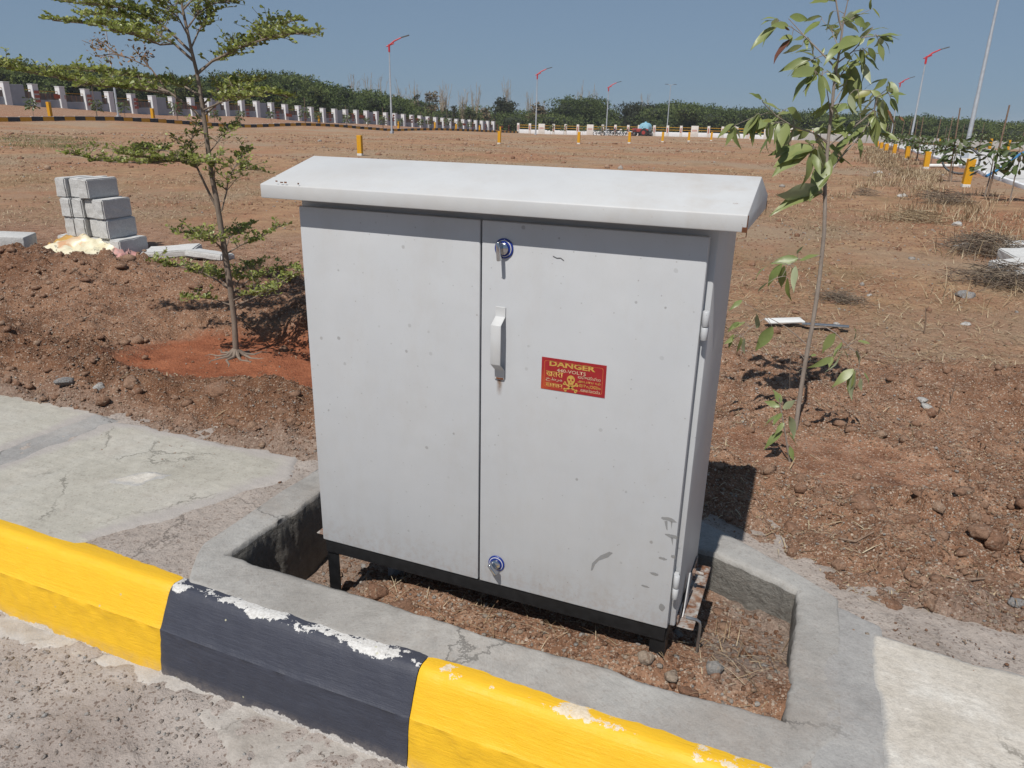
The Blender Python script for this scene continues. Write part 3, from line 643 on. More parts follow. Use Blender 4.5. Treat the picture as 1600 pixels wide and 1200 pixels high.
# pull handle
P1 = onplane(784, 479, 1, 0); P2 = onplane(782, 592, 1, 0); hx, z1, z2 = .5*(P1.x+P2.x)-.002, P1.z, P2.z
h = MB(); w = .030
hp = [(z1, -.001), (z1-.028, -.001), (z1-.046, -.032), (z2+.052, -.032), (z2+.028, -.001), (z2, -.001)]
prev = [(hx-w/2, y, z) for z, y in hp]; v = []
for z, y in hp: v += [(hx-w/2, y, z), (hx+w/2, y, z), (hx-w/2, y-.004, z), (hx+w/2, y-.004, z)]
f = []
for i in range(len(hp)-1):
    a = i*4; c = a+4; f += [(a, a+1, c+1, c), (a+2, c+2, c+3, a+3), (a, c, c+2, a+2), (a+1, a+3, c+3, c+1)]
f += [(0, 2, 3, 1), (20, 21, 23, 22)]; h.add(v, f); hd = h.build('handle', MAT['roof'], dr, .0012, 1)
bx('rust_spot', (hx+.002, -.0055, z2+.003), (.022, .0012, .005), rustm, hd, 0)
t = NT('rust_stain'); g = t.n('TexCoord').outputs['Generated']; gx, gy, gz = t.sep(g)
al = t.math('MULTIPLY', t.ramp(t.math('ABSOLUTE', t.math('SUBTRACT', gx, .5)), [(.05, 1), (.5, 0)]), t.ramp(gz, [(0, 0), (1, .55)]))
al = t.math('MULTIPLY', al, t.ramp(t.noise(60, 4), [(.3, .4), (.7, 1)]))
t.fin((.30, .16, .07), .8, None, Alpha=al); MAT['stain'] = t.m
bx('rust_stain', (hx-.001, -.0006, z2-.028), (.020, .0008, .05), MAT['stain'], dr, 0)
# locks
def lock(px, py, ang, wing):
    P = onplane(px, py, 1, 0); L = MB(); L.tube([(P.x, .002, P.z), (P.x, -.004, P.z)], .027, 40); lk = L.build('lock', MAT['blue'], dr, .001, 1, True)
    q = MB(); q.tube([(P.x, -.004, P.z), (P.x, -.0052, P.z)], .0225, 40); q.build('ring', MAT['whitep'], lk, 0, 1, True)
    q = MB(); q.tube([(P.x, -.005, P.z), (P.x, -.0064, P.z)], .0205, 40); q.build('escutcheon', MAT['blue'], lk, 0, 1, True)
    q = MB(); q.tube([(P.x, -.006, P.z), (P.x, -.013, P.z), (P.x, -.0165, P.z)], [.0165, .016, .011], 32); q.build('barrel', MAT['chrome'], lk, 0, 1, True)
    T = Matrix.Rotation(ang, 3, 'Y'); q = MB(); c = Vector((P.x, -.026, P.z)) + T @ Vector((-.004, 0, -.004))
    q.box(c, (.011, .024, wing), T=T); q.build('wing_knob', MAT['chrome'], lk, .004, 3)
lock(788, 388, R_(-4), .052)
lock(776, 880, R_(-38), .040)
# squashed insect-like scratch and dried splashes on the right door
t = NT('dried_splash'); t.fin((.24, .235, .225), .9, None, Alpha=.42); spl = t.m
def blot(pts, name='splash_mark'):
    q = MB(); q.add([(*[onplane(u, v, 1, -.0006).x], -.0006, onplane(u, v, 1, -.0006).z) for u, v in pts], [tuple(range(len(pts)))]); q.build(name, spl, dr)
def splat(cx, cy, w, h_, seed):
    rr = random.Random(seed); blot([(cx+w*math.cos(a)*rr.uniform(.7, 1.15), cy+h_*math.sin(a)*rr.uniform(.7, 1.15)+.25*w*math.cos(a)) for a in [k*math.pi/7 for k in range(14)]])
for q in ((1046, 812, 14, 3.5, 1), (1050, 838, 11, 3.5, 2), (1036, 873, 7, 2.4, 3), (1022, 897, 8, 2.4, 4), (1008, 916, 7, 1.8, 5), (1034, 949, 5, 6, 6), (1052, 870, 5, 3, 8)): splat(*q)
blot([(1038, 814), (1043, 814), (1043, 829), (1041, 827)]); blot([(1048, 815), (1051, 815), (1049, 827)]); blot([(1048, 840), (1052, 840), (1051, 853)])
blot([(923, 892), (925, 880), (938, 868), (952, 862), (958, 864), (950, 871), (936, 876), (930, 882), (926, 891)])
q = MB(); q.tube([onplane(u, v, 1, -.001) for u, v in ((864, 400), (870, 403), (876, 403), (881, 407))], .0009, 5); q.build('scratch', MAT['darksteel'], dr)
# base frame of black angle iron and four legs
fr = MB(); fr.box((0, .010, .074), (1.19, .006, .046)); fr.box((0, .445, .080), (1.20, .006, .042)); fr.box((-.598, .229, .074), (.006, .425, .046)); fr.box((.598, .229, .074), (.006, .425, .046)); fr.box((0, .030, .053), (1.188, .036, .004))
fr.build('base_frame', MAT['blacksteel'], cab, .001, 1)
for (x, y) in ((-.575, .030), (.575, .030), (-.578, .43), (.578, .43)):
    s = 1 if x > 0 else -1; q = MB(); q.box((x, y-.012, -.07), (.046, .006, .262)); q.box((x+s*.0205, y+.0135, -.07), (.005, .045, .262)); q.build('leg', MAT['blacksteel'], cab, .001, 1)
# earthing lug brackets: angle flange, gusset, bolt, rod
for s in (-1, 1):
    br = MB(); br.box((s*.645, .235, .079), (.050, .36, .005)); br.box((s*.6215, .235, .098), (.005, .36, .034)); brk = br.build('bracket', MAT['rusty'], cab, .002, 1)
    if s > 0:
        q = MB(); q.prism([(.10, .082), (.18, .082), (.185, .19), (.165, .20), (.12, .10)], 0, .6275, .6315); q.build('gusset', MAT['cab'], brk, .001, 1)
        q = MB(); q.tube([(.630, .23, .165), (.665, .23, .165)], .006, 10); q.tube([(.6315, .23, .165), (.6395, .23, .165)], .0115, 6); q.build('bolt', MAT['rusty'], brk, 0, 1, True)
        q = MB(); q.tube([(.640, .10, .0865), (.672, .10, .0865), (.681, .10, .081), (.684, .10, .070), (.684, .10, -.08)], .0048, 8); q.build('earth_rod', MAT['plainsteel'], brk, 0, 1, True)
for (x, y, r_, n_) in ((-.42, .17, .028, 'cable_pipe'), (-.30, .20, .022, 'cable_pipe'), (-.05, .25, .028, 'cable_pipe')):
    q = MB(); q.tube([(x, y, -.3), (x+.005, y, .09)], r_, 20); q.build(n_, MAT['pipe'], cab, 0, 1, True)

# ---- danger sticker, stuck on the right door
def sticker():
    c = [onplane(u, v, 1, 0) for u, v in ((845, 560), (946.5, 568), (947, 619.5), (847, 609.5))]
    x0 = (c[0].x+c[3].x)/2; x1 = (c[1].x+c[2].x)/2; z1 = (c[0].z+c[1].z)/2; z0 = (c[2].z+c[3].z)/2; W, Hh = x1-x0, z1-z0
    t = NT('sticker_red'); g = t.n('TexCoord').outputs['Generated']; gx, gy, gz = t.sep(g); n = t.noise(40, 4)
    k = t.math('MULTIPLY', t.ramp(t.math('ADD', gx, t.math('MULTIPLY', gz, .6)), [(.05, 1), (.5, 0)]), t.ramp(n, [(.3, .4), (.7, 1)]))
    col = t.mix(k, t.ramp(n, [(.3, (.30, .012, .018)), (.7, (.36, .016, .020))]), (.50, .085, .018)); red = t.fin(col, .35, None, spec=.5)
    gold = simple('sticker_gold', (.55, .33, .075), .5, .15, 60, bump=0)
    pale = simple('sticker_pale', (.58, .42, .28), .5, .12, 60, bump=0)
    st = bx('danger_sticker', ((x0+x1)/2, -.0006, (z0+z1)/2), (W, .0012, Hh), red, dr, 0)
    Y = -.0016
    def pt(u, v): return (x0+u*W, Y, z0+v*Hh)      # u,v in 0..1
    # rounded border line
    m = .045; rr = .06; pts = []
    for cx_, cy_, a0 in ((1-m-rr*.5, 1-m*2-rr, 0), (m+rr*.5, 1-m*2-rr, 90), (m+rr*.5, m*2+rr, 180), (1-m-rr*.5, m*2+rr, 270)):
        for k_ in range(6): a = R_(a0+k_*18); pts.append((cx_+math.cos(a)*rr*.5, cy_+math.sin(a)*rr))
    q = MB(); n_ = len(pts); v = [pt(*p) for p in pts] + [pt(.5+(p[0]-.5)*.985, .5+(p[1]-.5)*.972) for p in pts]
    q.add(v, [(i, (i+1) % n_, n_+(i+1) % n_, n_+i) for i in range(n_)]); q.build('border_line', simple('sticker_orange', (.55, .15, .05), .5, .1, 50, bump=0), st)
    def text(body, u, v, hgt, wid, mat, bold=0):
        cu = bpy.data.curves.new('lettering', 'FONT'); cu.body = body; cu.size = 1; cu.align_x = 'LEFT'; cu.offset = bold; cu.resolution_u = 2
        o = bpy.data.objects.new('lettering', cu); COL.objects.link(o); dg = bpy.context.evaluated_depsgraph_get(); me = bpy.data.meshes.new_from_object(o.evaluated_get(dg)); bpy.data.objects.remove(o)
        if not len(me.vertices): return
        co = np.empty(len(me.vertices)*3, np.float32); me.vertices.foreach_get('co', co); co = co.reshape(-1, 3); mn = co.min(0); mx = co.max(0); s = np.maximum(mx-mn, 1e-6)
        a = (co[:, 0]-mn[0])/s[0]*wid + u; bb = (co[:, 1]-mn[1])/s[1]*hgt + v
        nw = np.stack([x0+a*W, np.full(len(a), Y), z0+bb*Hh], 1).astype(np.float32); me.vertices.foreach_set('co', nw.ravel()); me.update(); me.materials.clear()
        link('lettering', me, mat, st)
    text('DANGER', .125, .755, .165, .71, gold, .035)
    text('440-VOLTS', .245, .60, .105, .45, pale, .012)
    text('\u0916\u0924\u0930\u093e', .075, .43, .16, .27, gold, .012)
    text('\u062e\u0637\u0631\u06c1', .075, .27, .13, .26, pale, .008)
    text('\u0938\u093e\u0935\u0927\u093e\u0928', .075, .10, .12, .27, gold, .012)
    text('\u0c05\u0c2a\u0c3e\u0c2f\u0c2e\u0c41', .575, .49, .105, .35, pale, .008)
    text('\u0b85\u0baa\u0bbe\u0baf\u0bae\u0bcd', .575, .36, .10, .35, gold, .008)
    text('\u0d05\u0d2a\u0d3e\u0d2f\u0d02', .60, .23, .095, .33, gold, .008)
    text('\u0c85\u0caa\u0cbe\u0caf', .625, .10, .10, .30, pale, .008)
    # skull and crossed bones
    sk = MB(); cx_, cy_ = .47, .40; o_ = [(cx_+.062*math.cos(R_(a)), cy_+.13*math.sin(R_(a))+.02) for a in range(-25, 206, 12)] + [(cx_-.040, cy_-.10), (cx_-.034, cy_-.165), (cx_+.034, cy_-.165), (cx_+.040, cy_-.10)]
    sk.add([pt(*p) for p in o_], [tuple(range(len(o_)))]); skull = sk.build('skull', gold, st)
    def dot(u, v, ru, rv):
        q = MB(); q.add([(x0+(u+ru*math.cos(a))*W, Y-.0004, z0+(v+rv*math.sin(a))*Hh) for a in [k*math.pi/5 for k in range(10)]], [tuple(range(10))]); q.build('eye_socket', red, skull)
    dot(cx_-.026, cy_+.015, .017, .032); dot(cx_+.026, cy_+.015, .017, .032); dot(cx_, cy_-.055, .008, .022)
    for k in range(3): dot(cx_-.018+.018*k, cy_-.14, .003, .022)
    for s in (-1, 1):
        q = MB(); ax, ay, bx_, by = cx_-s*.095, .28, cx_+s*.085, .075; d = Vector(((bx_-ax)*W, (by-ay)*Hh)).normalized(); nn = Vector((-d.y, d.x))*.0024
        A = Vector((x0+ax*W, z0+ay*Hh)); B = Vector((x0+bx_*W, z0+by*Hh))
        poly = [A+nn, B+nn, B-nn, A-nn]; q.add([(p.x, Y, p.y) for p in poly], [(0, 1, 2, 3)])
        for e in (A+nn, A-nn, B+nn, B-nn): q.add([(e.x+.0036*math.cos(k*.785), Y-.0002, e.y+.0036*math.sin(k*.785)) for k in range(8)], [tuple(range(8))])
        q.build('bone', gold, st)
sticker()

# =================================================================== PLANTS
def leaf_mesh(kind=0, n=6):
    # lanceolate blade along +Y, folded along the midrib, drooping; length 1
    wid = (.19, .21, .165, .20)[kind % 4]; dr_ = (.26, .12, .42, -.08)[kind % 4]; fold = (.25, .38, .18, .34)[kind % 4]; tw = (.3, -.4, .5, -.2)[kind % 4]
    v = []; f = []
    for i in range(n+1):
        t = i/n; w = wid*(max(0, math.sin(math.pi*min(1, t*.97+.03)**.80))**1.15)*(1-.1*t) + .003; zc = -dr_*t*t; a = tw*t
        wav = .03*math.sin(t*9+kind)
        for sx in (-1, 0, 1):
            x = sx*w*math.cos(fold); z = (abs(sx)*w*math.sin(fold)+wav*sx*sx)*.8; v.append((x*math.cos(a)-z*math.sin(a), t, zc+x*math.sin(a)+z*math.cos(a)))
    for i in range(n):
        for k in (0, 1): f.append((i*3+k, i*3+k+1, i*3+k+4, i*3+k+3))
    me = bpy.data.meshes.new('leaf'); me.from_pydata(v, [], f); me.update(); me.polygons.foreach_set('use_smooth', np.ones(len(f), bool)); return me
def cloud_leaves(P, D, size, wid, rng, up=.6):
    """many small obovate leaves: P base points, D directions (n,3); returns V,F,rnd"""
    n = len(P); D = D/np.linalg.norm(D, axis=1)[:, None]; upv = np.array([0, 0, 1.])*up + rng.normal(0, .5, (n, 3)); S = np.cross(D, upv); S /= np.linalg.norm(S, axis=1)[:, None]+1e-9; N = np.cross(S, D)
    L = (size*rng.uniform(.65, 1.25, n))[:, None]; Wd = L*wid
    v = np.stack([P, P+D*L*.5+S*Wd*.42+N*L*.06, P+D*L*.85+S*Wd*.5+N*L*.02, P+D*L*1.02, P+D*L*.85-S*Wd*.5+N*L*.02, P+D*L*.5-S*Wd*.42+N*L*.06], 1).reshape(-1, 3)
    i = np.arange(n)[:, None]*6; F = np.concatenate([i+np.array([[0, 1, 2, 3]]), i+np.array([[0, 3, 4, 5]])], 0); r = rng.uniform(0, 1, n); return v, F, np.concatenate([r, r])
MAT['leafsmall'] = m_leaf('small_glossy_leaf', (.22, .28, .055), (.39, .41, .115), (.31, .35, .13), .42, .30)
MAT['leafbig'] = m_leaf('mango_like_leaf', (.20, .26, .085), (.30, .34, .13), (.42, .46, .28), .40, .28, (.26, .25, .05))
MAT['leafdry'] = m_leaf('dry_leaf', (.34, .19, .10), (.26, .12, .06), (.36, .23, .13), .7, .15)
MAT['leafred'] = m_leaf('reddish_dead_leaf', (.10, .030, .022), (.16, .06, .04), (.14, .05, .04), .6, .1)
MAT['barkL'] = m_bark('grey_brown_bark', (.19, .145, .115), (.32, .26, .21))
MAT['barkR'] = m_bark('smooth_grey_bark', (.27, .22, .185), (.42, .36, .31))
MAT['twigdead'] = m_bark('dead_twig', (.20, .13, .09), (.33, .24, .18))

# ---- left sapling with flat tiers of small leaves
def tree_left():
    rng = np.random.default_rng(5); B = gat(369, 556); root = empty('umbrella_sapling', B, 'young tiered tree with small leaves in a red earth basin, left of the cabinet', 'tree')
    V = lambda u, v, o=0: onvert(B, u, v, o)
    tr = [(369, 562), (366, 500), (360, 450), (353, 405), (346, 360), (339, 315), (332, 280), (326, 240), (319, 185), (313, 145), (308, 115), (300, 82), (292, 45), (285, 12), (279, -30), (276, -80), (272, -140)]
    rd = [.027, .0225, .025, .024, .022, .0205, .019, .018, .0165, .015, .0135, .012, .0105, .009, .0075, .006, .004]
    m = MB(); P = [V(*p) for p in tr]; P[0].z -= .05
    m.tube(P, [q*.74 for q in rd], 12)
    trunk = m.build('trunk', MAT['barkL'], root, 0, 1, True)
    rt = MB()
    for k in range(9):
        a = k*.7+.2; q = [B+Vector((0, 0, .045))]
        for j in range(1, 5): q.append(Vector((B.x+math.cos(a+.2*math.sin(j*2+k))*.055*j, B.y+math.sin(a+.2*math.sin(j*2+k))*.055*j, H1(B.x+math.cos(a)*.055*j, B.y+math.sin(a)*.055*j)+.010-.004*j)))
        rt.tube(q, [.016, .011, .008, .006, .003], 6)
    rt.build('root', MAT['barkL'], trunk, 0, 1, True)
    br = [ # px polyline, depth of tip, base radius
     ([(364, 478), (335, 468), (312, 465), (290, 462)], -.05, .006, 1), ([(367, 478), (400, 464), (432, 446), (470, 421)], .05, .009, 1), ([(358, 452), (338, 437), (310, 424), (272, 414), (240, 408)], -.12, .009, 1),
     ([(362, 462), (385, 440), (422, 425), (462, 417)], .3, .008, 1), ([(362, 466), (372, 440), (380, 420), (405, 408)], .55, .007, 1), ([(357, 450), (345, 436), (330, 428), (318, 420)], .5, .006, 1), ([(364, 470), (380, 462), (402, 456), (428, 452)], -.35, .007, 1),
     ([(353, 398), (335, 376), (310, 367), (272, 362)], -.1, .007, 1), ([(355, 396), (376, 383), (402, 374), (440, 352)], .1, .007, 1), ([(352, 392), (358, 372), (366, 362), (385, 352)], .45, .006, 1), ([(350, 390), (336, 378), (322, 370), (300, 372)], -.4, .006, 1),
     ([(340, 328), (322, 292), (308, 262), (282, 250), (240, 255), (172, 253), (108, 240)], -.15, .012, 2), ([(308, 262), (296, 240), (300, 215), (306, 195)], .1, .006, 1), ([(296, 254), (262, 236), (230, 232), (205, 236)], .4, .006, 2), ([(290, 252), (262, 252), (230, 246), (190, 240)], -.4, .006, 2),
     ([(346, 330), (354, 300), (357, 275), (385, 263), (400, 266)], .1, .007, 1), ([(357, 278), (368, 258), (378, 244), (384, 232)], .3, .005, 1), ([(334, 285), (336, 262), (328, 250), (318, 254)], -.3, .005, 1), ([(326, 240), (345, 215), (360, 205), (356, 196)], .2, .005, .6),
     ([(319, 188), (296, 166), (262, 143), (200, 131), (122, 127), (60, 116), (0, 101), (-70, 92)], -.1, .012, 2.4), ([(262, 143), (215, 120), (160, 112), (100, 108)], .45, .008, 2), ([(270, 147), (230, 142), (180, 136), (130, 132)], -.5, .008, 2),
     ([(319, 180), (346, 156), (382, 142), (412, 143), (452, 152)], .0, .010, 1.6), ([(316, 165), (340, 140), (370, 128), (400, 126)], .5, .008, 1.6), ([(318, 172), (345, 160), (370, 152), (395, 150)], -.45, .008, 1.4), ([(314, 150), (290, 136), (262, 128), (240, 124)], .5, .008, 1.6),
     ([(308, 116), (332, 95), (372, 76), (422, 56), (492, 50)], .0, .012, 2.2), ([(310, 112), (328, 98), (352, 88), (372, 70), (380, 62)], .3, .008, 1.2), ([(372, 76), (400, 58), (430, 40), (470, 30)], .5, .008, 2), ([(380, 72), (410, 62), (440, 55), (476, 52)], -.4, .007, 1.6),
     ([(302, 95), (272, 68), (240, 50), (200, 42), (150, 38), (82, 32)], -.05, .012, 2.4), ([(299, 82), (262, 46), (222, 18), (165, 8), (92, 2)], .3, .012, 2.4), ([(272, 68), (250, 70), (215, 55), (170, 46)], -.45, .008, 2), ([(240, 50), (210, 30), (180, 24), (130, 22)], .6, .007, 2),
     ([(299, 74), (312, 45), (322, 25), (345, 12)], .2, .007, 1.6), ([(296, 60), (280, 30), (262, 10), (240, -5)], -.2, .007, 1.6), ([(292, 45), (310, 20), (335, 5), (368, 2)], .2, .007, 1.8), ([(288, 25), (260, 0), (220, -20), (170, -30)], .0, .007, 2), ([(286, 15), (310, -10), (345, -28), (400, -34)], .1, .007, 2)]
    LP = []; LD = []; tw = MB()
    for pl, dep, r0, dens in br:
        n = len(pl); Q = [V(u, v, dep*(i/(n-1))**1.3) for i, (u, v) in enumerate(pl)]
        if dens > 0:
            b_ = MB(); b_.tube(Q, [r0*.60*(1-.75*i/(n-1))+.0010 for i in range(n)], 7); b_.build('branch', MAT['barkL'], trunk, 0, 1, True)
        L = sum((Q[i+1]-Q[i]).length for i in range(n-1)); steps = max(4, int(L/.030*dens**.5)); start = .32 if L > .45 else .22
        for k in range(steps):
            t = start+(1-start)*(k+rng.uniform(0, 1))/steps; s = t*(n-1); i = min(n-2, int(s)); p = Q[i].lerp(Q[i+1], s-i); d = (Q[i+1]-Q[i]).normalized()
            for rep_ in range(2 if rng.uniform() < .45 else 3):
                a = rng.uniform(0, 2*math.pi); dirn = (Vector((math.cos(a), math.sin(a), 0))*.9 + d*.55 + Vector((0, 0, rng.uniform(-.15, .42)))).normalized()
                ln = rng.uniform(.02, .17)*(1.15-.5*t)
                e = p + dirn*ln; tw.tube([p, p.lerp(e, .5)+Vector((0, 0, .004)), e], [.0022, .0016, .0009], 4, False)
                for q in range(int(rng.integers(5, 11))):
                    w = rng.uniform(.35, 1.0); b0 = p.lerp(e, w); a2 = rng.uniform(0, 6.28)
                    LP.append(b0); LD.append((math.cos(a2)*.8+dirn.x*.5, math.sin(a2)*.8+dirn.y*.5, rng.uniform(.05, .75)))
    tw.build('twigs', MAT['barkL'], root)['kind'] = 'stuff'
    v, F, r = cloud_leaves(np.array([tuple(p) for p in LP]), np.array(LD), .0250, .58, rng)
    cr = link('crown', np_mesh('crown', v, F, r), MAT['leafsmall'], root, True); cr['kind'] = 'stuff'
    # dead spray with a few brown leaves
    dd = [([(262, 143), (235, 106), (200, 90), (160, 76), (128, 63)], .2), ([(235, 108), (215, 82), (205, 72)], .25), ([(200, 90), (175, 84), (150, 88)], .2), ([(232, 105), (226, 85), (232, 78)], .2), ([(180, 82), (160, 66), (148, 60)], .3)]
    dm = MB(); LP = []; LD = []
    for pl, dep in dd:
        Q = [V(u, v_, dep) for u, v_ in pl]; dm.tube(Q, [.005*(1-.7*i/(len(Q)-1)) for i in range(len(Q))], 5)
        for k in range(34):
            t = rng.uniform(.35, 1)*(len(Q)-1); i = min(len(Q)-2, int(t)); p = Q[i].lerp(Q[i+1], t-i)+Vector(rng.normal(0, .02, 3)); LP.append(tuple(p)); LD.append(rng.normal(0, 1, 3)+np.array([0, 0, -.3]))
    dm.build('dead_branch', MAT['twigdead'], root, 0, 1, True)['label'] = 'bare dead branch with shrivelled brown leaves'
    v, F, r = cloud_leaves(np.array(LP), np.array(LD), .024, .5, rng); link('dead_leaves', np_mesh('dead_leaves', v, F, r), MAT['leafdry'], root, True)['kind'] = 'stuff'
tree_left()

# ---- right sapling with long drooping leaves, each leaf its own part
LEAFM = []
for k in range(4):
    q = leaf_mesh(k); q.materials.append(MAT['leafbig']); LEAFM.append(q)
LEAFDRY = leaf_mesh(2); LEAFDRY.materials.append(MAT['leafdry']); LEAFRED = leaf_mesh(1); LEAFRED.materials.append(MAT['leafred'])
def put_leaf(p, tip, parent, root, rnd, me=None, tone=None):
    d = (tip-p); L = d.length; y = d.normalized()
    nrm = (Vector((rnd.uniform(-.6, .6), rnd.uniform(-.9, .3), rnd.uniform(.2, 1))))
    x = y.cross(nrm).normalized(); z = x.cross(y)
    o = bpy.data.objects.new('leaf', me or rnd.choice(LEAFM)); COL.objects.link(o)
    m = Matrix((x, y, z)).transposed().to_4x4(); w = rnd.uniform(.85, 1.25); L *= rnd.uniform(.85, 1.1); m = m @ Matrix.Diagonal((L*w, L, L, 1)); m.translation = p
    o.parent = parent; o.matrix_parent_inverse = Matrix.Translation(root.location).inverted(); o.matrix_basis = m
    return o
def z5(l): return [tuple(1120+a/5.333 if i % 2 == 0 else 100+a/5.333 for i, a in enumerate(q)) for q in l]
def z3(l): return [tuple(1100+a/3.2 if i % 2 == 0 else a/3.2 for i, a in enumerate(q)) for q in l]
def z6(l): return [tuple(1100+a/3.2 if i % 2 == 0 else 360+a/3.2 for i, a in enumerate(q)) for q in l]
LV = z5([(370, 300, 300, 225), (375, 300, 435, 320), (150, 520, 50, 600), (155, 525, 75, 678), (340, 420, 225, 570), (355, 415, 232, 628), (440, 495, 455, 660), (520, 495, 470, 640), (570, 495, 545, 690), (645, 545, 590, 680), (640, 410, 480, 375), (590, 370, 745, 470), (930, 310, 765, 485),
  (430, 600, 382, 722), (610, 690, 440, 745), (790, 690, 465, 832), (800, 712, 578, 802), (735, 550, 588, 565), (795, 680, 850, 935), (785, 740, 785, 985), (830, 680, 895, 835), (915, 800, 795, 1120), (995, 725, 935, 885), (880, 1075, 525, 1115), (900, 890, 860, 970),
  (840, 80, 900, 335), (810, 40, 612, 118), (815, 75, 577, 212), (825, 95, 687, 238), (830, 100, 735, 180), (930, 60, 1015, 105), (1095, 85, 1130, 300), (1140, 100, 1205, 250), (1110, 250, 1140, 425), (1190, 330, 1130, 440), (1190, 345, 1282, 262), (1085, 330, 982, 400), (950, 565, 1095, 475), (965, 470, 1090, 425), (1190, 420, 1305, 375), (1315, 440, 1290, 545),
  (1325, 450, 1250, 665), (1385, 300, 1350, 475), (1440, 225, 1420, 140), (1425, 235, 1365, 300), (1450, 290, 1490, 405), (1380, 460, 1405, 553), (1340, 560, 1455, 590), (1190, 620, 1212, 775), (1120, 600, 945, 715), (1150, 490, 1080, 590), (1240, 520, 1170, 640), (860, 570, 800, 580), (700, 490, 650, 520), (760, 650, 850, 660), (1440, 265, 1492, 270), (990, 60, 930, 110), (880, 60, 830, 20), (450, 470, 380, 480), (480, 490, 330, 540), (640, 500, 700, 480), (1240, 400, 1180, 470)]) + \
  z3([(365, 95, 298, 68), (420, 130, 332, 125), (440, 182, 378, 195), (360, 138, 262, 198), (490, 232, 403, 272), (540, 240, 420, 282), (560, 285, 485, 262), (530, 302, 392, 338), (590, 275, 602, 232), (585, 85, 487, 102), (578, 110, 497, 167), (648, 55, 582, 170), (622, 2, 528, 22), (668, 172, 617, 185), (740, 72, 800, 42), (752, 78, 818, 152), (702, 112, 778, 156), (832, 48, 826, -5), (842, 42, 884, 84), (840, 152, 912, 116), (862, 188, 976, 152), (880, 185, 946, 205), (872, 218, 902, 300), (822, 240, 880, 318), (798, 255, 832, 345), (780, 245, 802, 318), (782, 192, 700, 226), (672, 300, 632, 338), (702, 262, 742, 300), (690, 220, 640, 228), (735, 330, 715, 520), (790, 310, 834, 425), (600, 350, 545, 330), (620, 360, 665, 380), (640, 130, 590, 118), (690, 90, 735, 92), (800, 190, 770, 235), (850, 175, 810, 178), (560, 300, 545, 350), (570, 330, 520, 360), (720, 0, 750, -30), (655, -5, 620, -40), (660, -20, 700, -70), (715, -20, 690, -60), (690, 340, 650, 372), (680, 380, 735, 400), (670, 240, 702, 205)]) + \
  z6([(465, 118, 490, 70), (478, 150, 574, 126), (470, 140, 325, 166), (345, 160, 236, 207), (392, 170, 288, 268), (402, 178, 368, 305), (420, 240, 395, 350), (458, 178, 440, 305), (440, 190, 470, 290), (320, 262, 262, 305), (262, 490, 278, 398), (340, 480, 262, 608), (185, 535, 172, 634), (200, 538, 208, 634), (175, 458, 108, 504), (205, 460, 128, 474), (150, 520, 108, 592), (190, 350, 130, 382), (150, 540, 108, 560), (180, 520, 130, 530),
  (658, 515, 578, 622), (690, 598, 658, 735), (645, 638, 542, 682), (700, 590, 722, 665), (760, 600, 775, 684), (750, 545, 782, 488), (770, 556, 838, 562), (748, 695, 638, 765), (762, 700, 718, 855), (752, 705, 706, 800), (800, 712, 842, 762), (782, 740, 792, 805), (690, 560, 650, 640), (560, 620, 528, 632), (640, 630, 625, 690)])
